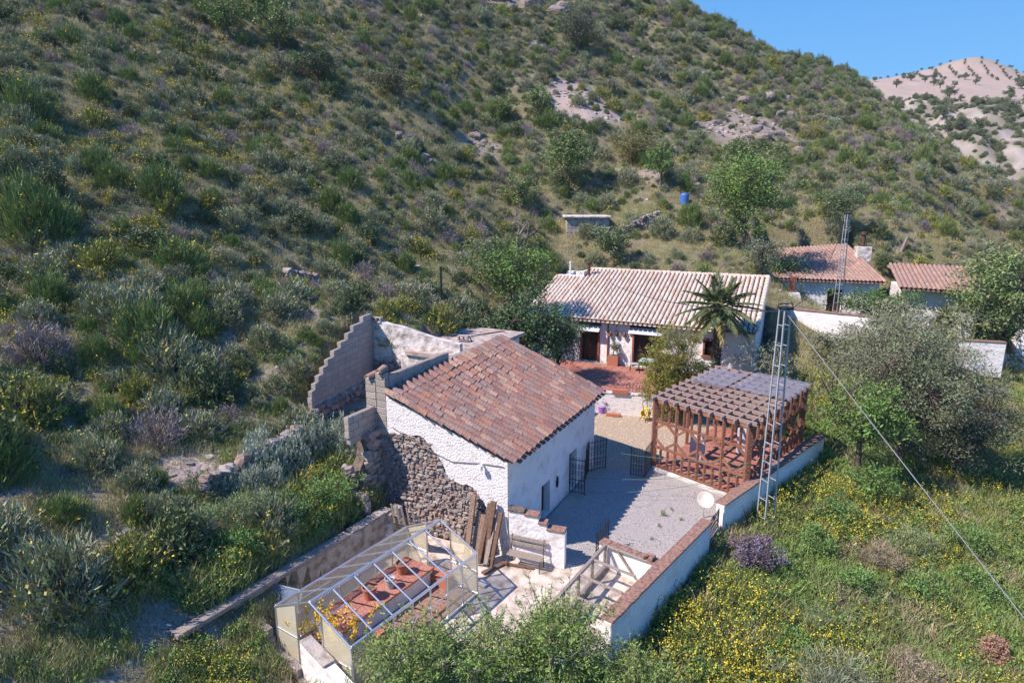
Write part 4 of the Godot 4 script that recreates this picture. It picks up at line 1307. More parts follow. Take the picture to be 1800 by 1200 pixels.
func greenhouse() -> void:
	var t := thing("greenhouse", "aluminium greenhouse frame with yellowed side panels and open roof", "greenhouse", GO, turn_of(HG))
	var L := 3.93; var W := 2.25; var E := 1.1; var R := 1.62
	var bar := func(n: String, a: Vector3, b: Vector3, s: float) -> void:
		var mb := MB.new(); mb.bar(a, b, s, s, 0.004); part(t, n, mb, M.alu)
	for z in [0.0, W]:
		bar.call("eave_rail", Vector3(0, E, z), Vector3(L, E, z), 0.05)
		bar.call("sole_rail", Vector3(0, 0.03, z), Vector3(L, 0.03, z), 0.05)
		bar.call("middle_rail", Vector3(0, 0.62, z), Vector3(L, 0.62, z), 0.02)
	bar.call("ridge", Vector3(0, R, W * 0.5), Vector3(L, R, W * 0.5), 0.055)
	for k in 8:
		var x := L * k / 7.0
		for z in [0.0, W]:
			bar.call("post", Vector3(x, 0, z), Vector3(x, E, z), 0.035)
			bar.call("rafter", Vector3(x, E, z), Vector3(x, R, W * 0.5), 0.034)
			if k < 7 and (z == 0.0 or k == 0 or k > 4):
				var mb := MB.new()
				mb.box(Vector3(x + L / 14.0, E * 0.5 + 0.02, z), Vector3(L / 7.0 - 0.045, E - 0.09, 0.006), 0.001)
				part(t, "panel", mb, M.poly)
	for k in 2:
		bar.call("purlin", Vector3(0.05, E + 0.27, W * 0.26 + 0.0 * k) if k == 0 else Vector3(L * 0.0, E + 0.3, W * 0.66), Vector3(L * 0.25, E + 0.27, W * 0.26) if k == 0 else Vector3(L * 0.16, E + 0.3, W * 0.66), 0.02)
	for x in [0.0, L]:
		for z in [0.68, 1.45]:
			var top := E + (R - E) * (1.0 - absf(z - W * 0.5) / (W * 0.5))
			bar.call("gable_post", Vector3(x, 0, z), Vector3(x, top, z), 0.035)
		bar.call("gable_rail", Vector3(x, 0.62, 0), Vector3(x, 0.62, 0.68), 0.03)
		bar.call("gable_rail", Vector3(x, 0.62, 1.45), Vector3(x, 0.62, W), 0.03)
		bar.call("sole_rail", Vector3(x, 0.03, 0), Vector3(x, 0.03, W), 0.05)
		for s in [[0.03, 0.66], [1.47, W - 0.03]]:
			var mb := MB.new()
			var y0: float = E + (R - E) * (1.0 - absf(s[0] - W * 0.5) / (W * 0.5)); var y1: float = E + (R - E) * (1.0 - absf(s[1] - W * 0.5) / (W * 0.5))
			mb.prism(PackedVector2Array([Vector2(-s[0], 0.06), Vector2(-s[1], 0.06), Vector2(-s[1], y1 - 0.04), Vector2(-s[0], y0 - 0.04)]), Transform3D(Basis(Vector3.FORWARD, Vector3.UP, Vector3.RIGHT), Vector3(x - 0.003, 0, 0)), 0.006)
			part(t, "panel", mb, M.poly)
	# tiled planting bench inside
	var pb := thing("planting_bench", "white masonry bench with terracotta tile top inside the greenhouse", "bench", GO, turn_of(HG))
	var b := MB.new(); b.box(Vector3(2.25, 0.2, 0.6), Vector3(2.9, 0.4, 0.9), 0.02); part(pb, "base", b, M.plaster)
	rg.seed = 81
	for i in 10:
		for j in 3:
			b = MB.new(); b.box(Vector3(0.95 + 0.29 * i, 0.415, 0.3 + 0.3 * j), Vector3(0.283, 0.03, 0.293), 0.004)
			part(pb, "tile", b, M.terrace[rg.randi() % 3])
	b = MB.new(); b.box(Vector3(2.25, 0.425, 1.08), Vector3(2.92, 0.06, 0.06), 0.015); part(pb, "edge_tile", b, M.terracotta)
	b = MB.new(); b.slab([Vector2(0.1, 0.08), Vector2(3.85, 0.08), Vector2(3.85, 2.15), Vector2(0.1, 2.15)], 0.0, 0.02)
	single("greenhouse_floor", b, M.brick, "reddish floor inside the greenhouse", "floor", GO, turn_of(HG), "", "structure")
	pot("terracotta pot on the tiled bench, nearest the near gable", GO + hdir(HG) * 1.95 + hdir(HG + 90.0) * 0.68 + Vector3.UP * 0.43, 0.17, 0.3, M.terracotta, true)
	pot("grey pot standing behind the terracotta pot on the tiled bench", GO + hdir(HG) * 2.5 + hdir(HG + 90.0) * 0.78 + Vector3.UP * 0.43, 0.12, 0.26, M.steel, true)
	pot("terracotta pot farthest along the tiled greenhouse bench", GO + hdir(HG) * 3.1 + hdir(HG + 90.0) * 0.6 + Vector3.UP * 0.43, 0.16, 0.28, M.terracotta, true)
	var bx := MB.new(); bx.wall(-0.3, 0.3, 0, 0.3, 0.3, []); 
	single("planter_box", bx, M.terracotta, "terracotta planter box at the far end inside the greenhouse", "planter", GO + hdir(HG) * 3.6 + hdir(HG + 90.0) * 1.25, turn_of(HG + 90.0))
	bx = MB.new(); bx.box(Vector3(0, 0.2, 0), Vector3(0.34, 0.4, 0.3), 0.02)
	single("planter_box", bx, M.terracotta, "terracotta box on the floor beside the greenhouse bench behind branches", "planter", GO + hdir(HG) * 1.35 + hdir(HG + 90.0) * 1.7, turn_of(HG))
	# block work and glass sheet at the near left corner
	var bl := thing("low_block_wall", "low concrete block wall at the greenhouse's near corner", "wall", Vector3(-6.0, 0, -12.35), turn_of(128.0))
	block_rows(bl, [[-0.2, 0.0, 2.5], [0.0, 0.0, 2.3], [0.2, 0.15, 1.3], [0.4, 0.2, 1.25]], Transform3D(), 83)
	var gs := MB.new(); gs.box(Vector3(0, 0.5, 0), Vector3(0.75, 1.0, 0.008), 0.001)
	var sh := thing("glass_sheet", "bluish glass sheet leaning between retaining wall and greenhouse", "glass sheet", GO + hdir(HG) * 0.3 + hdir(HG - 90.0) * 0.5, turn_of(HG + 75.0))
	part(sh, "pane", gs, M.glass, Transform3D(Basis(Vector3.RIGHT, -0.5), Vector3.ZERO))
	gs = MB.new(); gs.bar(Vector3(0.38, 0, 0), Vector3(0.38, 1.0, 0), 0.03, 0.03); gs.bar(Vector3(-0.38, 1.0, 0), Vector3(0.38, 1.0, 0), 0.03, 0.03)
	part(sh, "frame", gs, M.alu, Transform3D(Basis(Vector3.RIGHT, -0.5), Vector3.ZERO))
	var wp := thing("white_wall_end", "tapering white wall end before the greenhouse's near gable", "wall", Vector3(-4.12, 0, -11.05), turn_of(133.0))
	b = MB.new(); b.prism(PackedVector2Array([Vector2(0, -0.8), Vector2(1.9, -0.8), Vector2(1.9, 0.55), Vector2(0.9, 0.68), Vector2(0, 0.78)]), Transform3D(Basis(), Vector3(0, 0, -0.11)), 0.22)
	part(wp, "wall", b, M.plaster)
	b = MB.new(); b.bar(Vector3(0.02, 0.81, 0), Vector3(0.9, 0.71, 0), 0.25, 0.05); part(wp, "cap", b, M.concrete)
	# retaining wall with timber-grey coping
	var rw := thing("retaining_wall", "grey rendered retaining wall holding the slope left of the greenhouse", "wall", Vector3(-6.0, 0, -11.75), turn_of(31.0))
	b = MB.new(); b.box(Vector3(2.7, 0.3, -0.1), Vector3(5.0, 1.2, 0.22), 0.02); part(rw, "wall", b, M.concrete)
	b = MB.new(); b.box(Vector3(5.45, 0.35, -0.05), Vector3(0.2, 1.1, 0.3), 0.02); part(rw, "pier", b, M.concrete)
	rg.seed = 85
	for i in 6:
		b = MB.new(); b.box(Vector3(3.8 + 0.25 * i, 0.935 + jit(0.008), -0.12), Vector3(0.24, 0.06, 0.3 + jit(0.02)), 0.02)
		part(rw, "coping_stone", b, M.stone[2 if i % 3 else 4])
	var bm := MB.new(); bm.bar(Vector3.ZERO, hdir(31.0) * 4.6 + Vector3.UP * -0.05, 0.27, 0.11, 0.015)
	single("timber_beam", bm, M.wood_grey, "long grey timber beam lying on the retaining wall, end over grass", "beam", Vector3(-6.56, 1.02, -10.82))
	rg.seed = 86
	for q in [[-3.62, 0.0, -16.2, 0.3, 0.75], [-3.42, 0.0, -16.05, 0.28, 0.6]]:
		var s := MB.new(); s.box(Vector3(0, q[4] * 0.5, 0), Vector3(q[3], q[4], 0.26), 0.05)
		single("stone_pier", s, M.render_wall, "%s broken pier at the end of the retaining wall by the pallet" % ("taller" if q[4] > 0.7 else "shorter"), "pier", Vector3(q[0], q[1], q[2]), 0.5)
	# low walls of the old pen left of the gable
	var pw := thing("pen_wall", "low concrete block wall of the old pen below the grey-leaved bushes", "wall", Vector3(-5.75, 1.1, -16.75), turn_of(112.0))
	block_rows(pw, [[-0.25, 0.0, 2.0], [-0.05, 0.0, 2.0], [0.15, 0.1, 1.95]], Transform3D(), 87)
	var pw2 := thing("pen_wall", "short block wall stub turning uphill from the pen wall", "wall", Vector3(-5.3, 1.1, -16.95), turn_of(50.0))
	block_rows(pw2, [[-0.1, 0.0, 0.9], [0.1, 0.0, 0.9]], Transform3D(), 88)
	var post := MB.new(); post.tube([Vector3.ZERO, Vector3(-0.32, 0.85, 0.1)], [0.02, 0.02], 6)
	single("iron_rod", post, M.iron, "dark rod leaning above the pen wall among grey bushes", "rod", gp(-5.75, -17.0))

func pot(label: String, p: Vector3, r: float, h: float, m: Material, soil: bool) -> Node3D:
	var t := thing("plant_pot", label, "pot", p)
	var mb := MB.new()
	mb.lathe([[0.0, 0.0], [r * 0.7, 0.0], [r * 0.95, h * 0.82], [r * 1.06, h * 0.84], [r * 1.08, h], [r * 0.94, h], [r * 0.9, h * 0.86], [r * 0.8, h * 0.8]])
	part(t, "body", mb, m)
	if soil:
		mb = MB.new(); mb.lathe([[r * 0.82, h * 0.8], [0.0, h * 0.84]]); part(t, "soil", mb, M.earth)
	return t

# ---------------------------------------------------------------- pergola
func pergola() -> void:
	var O := Vector3(5.03, 0, -21.22)
	var w := hdir(138.0); var d := hdir(41.0)
	var W := 3.5; var D := 5.3; var H := 2.55
	var t := thing("pergola", "large red-brown timber pergola with lattice roof over the tiled patio", "pergola", O)
	rg.seed = 91
	var k := 0
	var bar := func(n: String, a: Vector3, b: Vector3, ww: float, hh: float, m: Material = null) -> void:
		var mb := MB.new(); mb.bar(a, b, ww, hh, 0.008); part(t, n, mb, m if m else M.wood_red[rg.randi() % 3])
	var P := func(i: float, j: float, y: float) -> Vector3: return w * W * i + d * D * j + Vector3.UP * y
	# the four sides: posts, rails, octagon braces, short bars
	for side in [[0, 12, 4], [1, 16, 5], [2, 12, 4], [3, 16, 5]]:
		var a := Vector2(0, 0); var b := Vector2(1, 0)
		if side[0] == 1: a = Vector2(1, 0); b = Vector2(1, 1)
		elif side[0] == 2: a = Vector2(0, 1); b = Vector2(1, 1)
		elif side[0] == 3: a = Vector2(0, 0); b = Vector2(0, 1)
		var Q := func(s: float, y: float) -> Vector3:
			var q := a.lerp(b, s)
			return P.call(q.x, q.y, y)
		var bays: int = side[2]
		if side[0] == 3: 
			for s in [0.0, 0.5, 1.0]: bar.call("post", Q.call(s, 0.0), Q.call(s, H - 0.1), 0.11, 0.11)
			bar.call("top_rail", Q.call(0.02, H - 0.12), Q.call(0.98, H - 0.12), 0.07, 0.09)
			continue
		for i in bays + 1:
			var wd := 0.17 if i == 0 or i == bays else 0.1
			if side[0] > 0 and (i == 0 or i == bays) and side[0] != 2: continue
			bar.call("post", Q.call(float(i) / bays, 0.0), Q.call(float(i) / bays, H - 0.1), wd, wd)
		for y in [0.06, 0.78, 1.72]: bar.call("rail", Q.call(0.015, y), Q.call(0.985, y), 0.07, 0.1)
		bar.call("top_rail", Q.call(0.0, H - 0.13), Q.call(1.0, H - 0.13), 0.07, 0.1)
		for i in bays:
			var s0 := (i + 0.03) / bays; var s1 := (i + 0.97) / bays
			var m := 0.42 / bays
			for sg in [0, 1]:
				var e: float = s0 if sg == 0 else s1
				var f: float = s0 + m if sg == 0 else s1 - m
				bar.call("brace", Q.call(e, 1.42), Q.call(f, 1.7), 0.065, 0.085)
				bar.call("brace", Q.call(e, 1.1), Q.call(f, 0.82), 0.065, 0.085)
			if side[0] != 2:
				for z in [1.0 / 3.0, 2.0 / 3.0]:
					bar.call("baluster", Q.call((i + z) / bays, 0.1), Q.call((i + z) / bays, 0.73), 0.08, 0.07)
					bar.call("baluster", Q.call((i + z) / bays, 1.77), Q.call((i + z) / bays, H - 0.18), 0.075, 0.07)
				# haunched ends of the roof beams
				bar.call("bracket", Q.call((i + 0.5) / bays, H - 0.2) - (d if side[0] == 0 else -w) * 0.08, Q.call((i + 0.5) / bays, H - 0.05) - (d if side[0] == 0 else -w) * 0.16, 0.05, 0.05)
	# roof lattice: deep rafters across, thinner laths between
	for i in 9:
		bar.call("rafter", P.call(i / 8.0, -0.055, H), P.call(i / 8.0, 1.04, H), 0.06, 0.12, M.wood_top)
	for j in 11:
		var mb := MB.new()
		mb.bar(P.call(-0.06, j / 10.0, H + 0.012), P.call(1.06, j / 10.0, H + 0.012), 0.05, 0.13, 0.006)
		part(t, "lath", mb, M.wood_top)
	# patio floor under it
	var fl := thing("patio_floor", "reddish tiled patio floor under the pergola", "floor", O)
	fl.set_meta("kind", "structure")
	rg.seed = 92
	for i in 9:
		for j in 13:
			var mb := MB.new()
			var cx: Vector3 = P.call((i + 0.5) / 9.0, (j + 0.5) / 13.0, 0.035)
			mb.cham(Transform3D(Basis(w, Vector3.UP, -d.slerp(w.cross(Vector3.UP), 0.0)).orthonormalized(), cx), Vector3(W / 9.0 - 0.01, 0.03, D / 13.0 - 0.012), 0.004)
			part(fl, "tile", mb, M.terrace[rg.randi() % 3])
	var pl := MB.new()
	pl.bar(P.call(-0.02, -0.035, 0.02), P.call(1.0, -0.035, 0.02), 0.16, 0.1)
	single("patio_plinth", pl, M.render_wall, "pale concrete plinth along the pergola's front", "plinth", O)
	# shade netting thrown over the far half
	rg.seed = 93
	for q in [[0.02, 0.42, 0.47, 0.9, "grey shade net patch spread over the pergola's far left laths", 0.0], [0.45, 1.06, 0.50, 1.02, "crumpled grey shade net covering the pergola's far right corner", 0.07]]:
		var mb := MB.new()
		var n := 18
		var nf := FastNoiseLite.new(); nf.seed = 94; nf.frequency = 1.6
		var hgt := func(s: float, r: float) -> Vector3:
			var p: Vector3 = P.call(lerpf(q[0], q[1], s), lerpf(q[2], q[3], r), H + 0.12)
			var fold: float = q[5] * 2.2 * (1.0 - smoothstep(0.0, 0.22, r))
			return p + Vector3.UP * (absf(nf.get_noise_2d(p.x * 1.5, p.z * 3.0)) * (0.05 + fold))
		for i in n:
			for j in n:
				mb.quad(hgt.call(i / float(n), j / float(n)), hgt.call((i + 1) / float(n), j / float(n)), hgt.call((i + 1) / float(n), (j + 1) / float(n)), hgt.call(i / float(n), (j + 1) / float(n)))
		single("shade_net", mb, M.net, q[4], "shade net", O)
	# white panels and furniture glimpsed inside
	for q in [[0.28, 0.30, 0.9, "pale screen board leaning inside the pergola's near left"], [0.60, 0.62, 1.0, "pale screen board standing inside the middle of the pergola"]]:
		var mb := MB.new(); mb.box(Vector3(0, q[2] * 0.5, 0), Vector3(0.55, q[2], 0.03))
		single("screen_board", mb, M.awning, q[3], "screen", O + P.call(q[0], q[1], 0.06), turn_of(120.0))

# ---------------------------------------------------------------- the long white house and terrace
const OH := Vector3(3.55, 0, -32.9)
const HH := 115.0

func long_house() -> void:
	var t := thing("long_house", "long low white house with pale terracotta tile roof behind the terrace", "house", OH, turn_of(HH))
	var f := MB.new()
	f.wall(-2.8, 8.7, 0.3, 3.12, 0.4, [Rect2(0.06, 0.95, 1.08, 1.75), Rect2(2.86, 0.95, 1.45, 1.8), Rect2(6.35, 1.8, 0.58, 0.9)])
	part(t, "front_wall", f, M.plaster)
	for x in [-2.8, 8.35]:
		f = MB.new()
		f.prism(PackedVector2Array([Vector2(0.4, 0.3), Vector2(5.9, 0.3), Vector2(5.9, 5.0), Vector2(0.4, 3.2)]), Transform3D(Basis(Vector3.FORWARD, Vector3.UP, Vector3.RIGHT), Vector3(x, 0, 0)), 0.35)
		part(t, "side_wall", f, M.plaster)
	f = MB.new(); f.box(Vector3(2.95, 2.7, -5.75), Vector3(11.4, 4.6, 0.3)); part(t, "rear_wall", f, M.plaster)
	for q in [[0.06, 0.95, 1.08, 1.75, "left"], [2.86, 0.95, 1.45, 1.8, "right"], [6.35, 1.8, 0.58, 0.9, "window"]]:
		var fr := MB.new()
		var a := Rect2(q[0], q[1], q[2], q[3])
		fr.box(Vector3(a.position.x + 0.05, a.get_center().y, 0.0), Vector3(0.1, a.size.y, 0.1)); fr.box(Vector3(a.end.x - 0.05, a.get_center().y, 0.0), Vector3(0.1, a.size.y, 0.1))
		fr.box(Vector3(a.get_center().x, a.end.y - 0.05, 0.003), Vector3(a.size.x - 0.2, 0.1, 0.1))
		if q[4] == "window": fr.box(Vector3(a.get_center().x, a.position.y + 0.04, 0.02), Vector3(a.size.x + 0.1, 0.08, 0.2))
		var leafd := MB.new(); leafd.box(Vector3(a.get_center().x, a.get_center().y - 0.03, -0.2), Vector3(a.size.x - 0.2, a.size.y - 0.08, 0.05))
		var dp := part(t, "window" if q[4] == "window" else "door", leafd, M.door_wood if q[4] != "window" else M.dark)
		part(dp, "frame", fr, M.frame_red)
		var gr := MB.new()
		railing(gr, Vector3(a.position.x + 0.12, a.position.y + 0.02, -0.1), Vector3(a.end.x - 0.12, a.position.y + 0.02, -0.1), a.size.y - 0.2, 7, 0.01, false)
		part(dp, "grille", gr, M.iron)
	var tints := []
	for q in M.tile_new: tints.append(q.albedo_color.srgb_to_linear())
	tile_slope(t, Vector3(-1.35, 3.2, 0.32), Vector3(8.7, 3.2, 0.32), Vector3(-1.35, 5.1, -5.75), Vector3(8.7, 5.1, -5.75), 42, 14, M.tile_new, tints, 300, 0.014, 101, 0.03, Vector3(0.84, 0.84, 1.22))
	tile_slope(t, Vector3(-3.0, 3.2, 0.32), Vector3(-1.42, 3.2, 0.32), Vector3(-3.0, 4.72, -4.5), Vector3(-1.42, 4.72, -4.5), 7, 11, M.tile_new, tints, 90, 0.014, 107, 0.0, Vector3(0.84, 0.84, 1.22))
	f = MB.new(); f.box(Vector3(-2.2, 4.62, -4.68), Vector3(1.6, 0.5, 0.25), 0.02); f.box(Vector3(-1.38, 4.9, -5.1), Vector3(0.16, 0.5, 1.3), 0.02); part(t, "parapet", f, M.plaster)
	rg.seed = 102
	for i in 34:                                 # ridge and right verge
		part(t, "ridge_tile", tile_m, M.tile_new[rg.randi() % 4], Transform3D(Basis(Vector3.UP, PI * 0.5).scaled(Vector3(1, 1, 1)), Vector3(-1.1 + 0.29 * i, 5.16 + jit(0.01), -5.75)))
	for i in 17:
		var s := (i + 0.5) / 17.0
		part(t, "verge_tile", tile_m, M.tile_new[3], Transform3D(Basis(Vector3.RIGHT, 0.31), Vector3(8.74, lerpf(3.32, 5.2, s), lerpf(0.3, -5.7, s))))
	for q in [[0.0, 1.2, 2.95], [2.72, 1.75, 3.02]]:
		var a := MB.new()
		a.cham(Transform3D(Basis(Vector3.RIGHT, 0.55), Vector3(q[0] + q[1] * 0.5, q[2] - 0.18, 0.24)), Vector3(q[1], 0.02, 0.5))
		var aw := part(t, "awning", a, M.awning)
		a = MB.new(); a.tube([Vector3(q[0], q[2], 0.04), Vector3(q[0] + q[1], q[2], 0.04)], [0.05, 0.05], 8); part(aw, "roller", a, M.dark)
	var dp2 := MB.new(); dp2.tube([Vector3(1.58, 3.1, 0.06), Vector3(1.58, 1.0, 0.06)], [0.035, 0.035], 8); part(t, "downpipe", dp2, M.frame_red)
	var st := thing("stove_pipe", "tall brown stove pipe with cap on the long house's roof", "chimney", OH + hdir(HH) * -1.1 + hdir(HH - 90.0) * 4.7 + Vector3.UP * 4.6, turn_of(HH))
	var sp := MB.new(); sp.tube([Vector3(0, 0, 0), Vector3(0, 1.0, 0)], [0.085, 0.085], 10); part(st, "pipe", sp, M.iron_rust)
	sp = MB.new(); sp.lathe([[0.0, 0.98], [0.14, 1.0], [0.15, 1.08], [0.09, 1.12], [0.0, 1.13]], Vector3.ZERO, 12); part(st, "cap", sp, M.iron_rust)
	var vp := MB.new(); vp.tube([Vector3.ZERO, Vector3(0, 0.6, 0)], [0.06, 0.06], 8); vp.tube([Vector3(0, 0.6, 0), Vector3(0, 0.7, 0)], [0.09, 0.08], 8)
	single("vent_pipe", vp, M.white_paint, "short white vent pipe at the long house's left ridge", "vent", OH + hdir(HH) * -2.5 + hdir(HH - 90.0) * 5.4 + Vector3.UP * 4.9)
	var mst := MB.new(); mst.tube([Vector3.ZERO, Vector3(0, 1.75, 0)], [0.02, 0.02], 6); mst.tube([Vector3(-0.1, 1.6, 0), Vector3(0.1, 1.6, 0)], [0.012, 0.012], 5)
	single("roof_mast", mst, M.steel, "thin steel mast standing on the long house's tiled slope", "mast", OH + hdir(HH) * 1.5 + hdir(HH - 90.0) * 0.6 + Vector3.UP * 3.35, turn_of(HH))
	# lantern and wall pots
	var ln := thing("wall_lantern", "dark hanging wall lantern between the two house doors", "lantern", OH + hdir(HH) * 2.05 + hdir(HH + 90.0) * 0.1 + Vector3.UP * 2.3, turn_of(HH))
	var lm := MB.new(); lm.tube([Vector3(0, 0.75, -0.08), Vector3(0, 0.7, 0), Vector3(0, 0.4, 0)], [0.012, 0.012, 0.012], 5); part(ln, "bracket", lm, M.iron)
	lm = MB.new(); lm.lathe([[0.04, 0.1], [0.09, 0.15], [0.11, 0.32], [0.03, 0.42]], Vector3.ZERO, 6); part(ln, "body", lm, M.iron_rust)
	for x in [1.7, 2.45]:
		pot("small terracotta wall pot to the %s of the lantern" % ("left" if x < 2 else "right"), OH + hdir(HH) * x + hdir(HH + 90.0) * 0.12 + Vector3.UP * 2.42, 0.11, 0.17, M.terracotta, true)
	# terrace
	var tw := thing("terrace_wall", "white plastered terrace wall with brick edge above the gravel path", "wall", Vector3(2.4, 0, -27.35), turn_of(104.0))
	f = MB.new(); f.box(Vector3(1.95, 0.3, -0.12), Vector3(3.9, 1.3, 0.24)); part(tw, "wall", f, M.roughcast)
	coping(tw, Vector3(0, 0.975, -0.12), Vector3(3.9, 0.975, -0.12), 0.3, 0.06, 13, M.render_wall, 103)
	var fl := MB.new()
	fl.slab([Vector2(2.4, -27.5), Vector2(6.2, -26.6), Vector2(8.6, -27.4), Vector2(9.6, -30.0), Vector2(0.8, -34.2), Vector2(0.8, -29.0)], -0.4, 0.93)
	structure("terrace_base", fl, M.mortar)
	var tf := Node3D.new(); tf.name = "terrace_floor"; add_child(tf); tf.set_meta("kind", "structure")
	rg.seed = 104
	var tm := MB.new(); tm.box(Vector3.ZERO, Vector3(0.392, 0.03, 0.392), 0.004)
	var tme := tm.mesh()
	var bs := Basis(Vector3.UP, turn_of(HH))
	var poly := PackedVector2Array([Vector2(2.3, -27.65), Vector2(6.1, -26.75), Vector2(7.6, -27.2), Vector2(8.6, -29.9), Vector2(2.4, -32.9), Vector2(1.8, -31.0)])
	for i in range(-6, 20):
		for j in 22:
			var p := OH + bs * Vector3(i * 0.4, 0, 0.2 + j * 0.4)
			if Geometry2D.is_point_in_polygon(Vector2(p.x, p.z), poly): part(tf, "tile", tme, M.terrace[rg.randi() % 3], Transform3D(bs, Vector3(p.x, 0.946, p.z)))
	# square pot with small olive
	var sp2 := thing("square_planter", "square terracotta planter on the terrace between the doors", "planter", OH + hdir(HH) * 2.0 + hdir(HH + 90.0) * 0.55 + Vector3.UP * 0.96, turn_of(HH))
	f = MB.new(); f.wall(-0.28, 0.28, 0, 0.5, 0.05, []); 
	f.box(Vector3(0, 0.24, -0.28), Vector3(0.5, 0.48, 0.5), 0.02); part(sp2, "box", f, M.terracotta)
	f = MB.new(); f.box(Vector3(0, 0.49, -0.28), Vector3(0.42, 0.03, 0.42)); part(sp2, "soil", f, M.earth)
	tree("potted_shrub", "sparse little grey shrub growing in the square terrace planter", "shrub", sp2.position + hdir(HH - 90.0) * 0.28 + Vector3.UP * 0.5, 105, {h = 0.8, cr = Vector3(0.32, 0.3, 0.32), cy = 0.5, clumps = 14, leaves = 26, ll = 0.06, lw = 0.02, col = Color(0.11, 0.125, 0.085), tr = 0.03})
	# table, chairs
	var tb := thing("garden_table", "pale green garden table on the terrace beside the bushy shrub", "table", OH + hdir(HH) * 4.1 + hdir(HH + 90.0) * 1.05 + Vector3.UP * 0.96, turn_of(HH))
	f = MB.new(); f.box(Vector3(0, 0.62, 0), Vector3(1.1, 0.035, 0.8), 0.012); part(tb, "top", f, M.green_table)
	for q in [[-0.48, -0.33], [0.48, -0.33], [-0.48, 0.33], [0.48, 0.33]]:
		f = MB.new(); f.tube([Vector3(q[0], 0, q[1]), Vector3(q[0], 0.61, q[1])], [0.018, 0.018], 6); part(tb, "leg", f, M.iron)
	for q in [[3.25, 0.95, 0.3, "left of"], [4.3, 1.75, 2.6, "in front of"]]:
		var ch := thing("garden_chair", "dark metal garden chair %s the green terrace table" % q[3], "chair", OH + hdir(HH) * q[0] + hdir(HH + 90.0) * q[1] + Vector3.UP * 0.96, turn_of(HH) + q[2])
		f = MB.new(); f.box(Vector3(0, 0.36, 0), Vector3(0.42, 0.025, 0.4), 0.01); part(ch, "seat", f, M.steel)
		for z in [[-0.19, -0.18], [0.19, -0.18], [-0.19, 0.18], [0.19, 0.18]]:
			f = MB.new(); f.tube([Vector3(z[0] * 1.1, 0, z[1] * 1.1), Vector3(z[0], 0.36, z[1])], [0.013, 0.013], 5); part(ch, "leg", f, M.iron)
		f = MB.new(); f.tube([Vector3(-0.19, 0.36, -0.18), Vector3(-0.19, 0.8, -0.24), Vector3(0.19, 0.8, -0.24), Vector3(0.19, 0.36, -0.18)], [0.013, 0.013, 0.013, 0.013], 5)
		for z in 3: f.tube([Vector3(-0.09 + 0.09 * z, 0.38, -0.18), Vector3(-0.09 + 0.09 * z, 0.8, -0.24)], [0.008, 0.008], 4)
		part(ch, "backrest", f, M.iron)
	# terrace edge railing and box planter
	var rl := thing("terrace_railing", "short black spiked iron railing on the terrace edge", "railing", Vector3(5.05, 0.98, -26.95))
	for i in 7:
		f = MB.new(); f.tube([hdir(104) * 0.14 * i, hdir(104) * 0.14 * i + Vector3.UP * 0.3], [0.009, 0.009], 5); f.tube([hdir(104) * 0.14 * i + Vector3.UP * 0.3, hdir(104) * 0.14 * i + Vector3.UP * 0.37], [0.02, 0.002], 5); part(rl, "bar", f, M.iron)
	f = MB.new(); f.tube([Vector3.UP * 0.2, hdir(104) * 0.84 + Vector3.UP * 0.2], [0.011, 0.011], 5); part(rl, "rail", f, M.iron)
	f = MB.new(); f.box(Vector3(0, 0.1, 0), Vector3(0.7, 0.2, 0.18), 0.015)
	single("window_box", f, M.terracotta, "long terracotta trough on the terrace edge below the railing", "planter", Vector3(4.75, 0.97, -26.75), turn_of(104))
	# path things
	f = MB.new(); f.box(Vector3(0, 0.07, 0), Vector3(0.62, 0.14, 0.2), 0.015)
	single("red_trough", f, M.terracotta, "low red trough at the foot of the terrace wall", "planter", Vector3(4.45, 0, -26.55), turn_of(106))
	var bk := thing("flower_bucket", "purple bucket standing at the outbuilding's far corner", "bucket", Vector3(4.0, 0, -27.0))
	f = MB.new(); f.lathe([[0.0, 0], [0.13, 0.0], [0.18, 0.32], [0.16, 0.32], [0.12, 0.05]], Vector3.ZERO, 14); part(bk, "body", f, M.purple)
	part(bk, "flowers", herb_to_mb(106, Color(0.30, 0.13, 0.45)), M.leaf, at(Vector3(0, 0.25, 0)))
	var hr := thing("hose_reel", "garden hose reel with yellow hose before the terrace wall", "hose reel", Vector3(5.75, 0, -26.05), 0.9)
	f = MB.new()
	for s in [-0.2, 0.2]: f.tube([Vector3(s - 0.06, 0, 0.15), Vector3(s, 0.7, -0.05), Vector3(s + 0.02, 0.86, -0.06)], [0.014, 0.014, 0.014], 6); f.tube([Vector3(s, 0.35, 0.0), Vector3(s, 0, -0.2)], [0.012, 0.012], 5)
	f.tube([Vector3(-0.18, 0.86, -0.06), Vector3(0.22, 0.86, -0.06)], [0.014, 0.014], 6); part(hr, "frame", f, M.iron)
	f = MB.new()
	for i in 6:
		var pts := []; var rr := []
		for k in 15: pts.append(Vector3(-0.13 + i * 0.05, 0.33 + sin(TAU * k / 14.0) * (0.17 + 0.02 * (i % 2)), cos(TAU * k / 14.0) * 0.17)); rr.append(0.022)
		f.tube(pts, rr, 5, false)
	part(hr, "hose", f, M.yellow)

func herb_to_mb(sd: int, col: Color) -> ArrayMesh:
	return herb_mesh(sd, Color(0.09, 0.12, 0.05), col, 14, 0.32, 70, 0.06, 0.03)

# ---------------------------------------------------------------- neighbouring houses, poles, road
func small_roof(t: Node3D, e0: Vector3, e1: Vector3, r0: Vector3, r1: Vector3, cols: int, rows: int, sd: int, mix := 8) -> void:
	var tints := []
	for i in mix: tints.append(M.tile_old[i % 8].albedo_color.srgb_to_linear().lerp(Color(0.52, 0.36, 0.29), 0.45))
	tile_slope(t, e0, e1, r0, r1, cols, rows, M.tile_old, tints, 0, 0.012, sd)

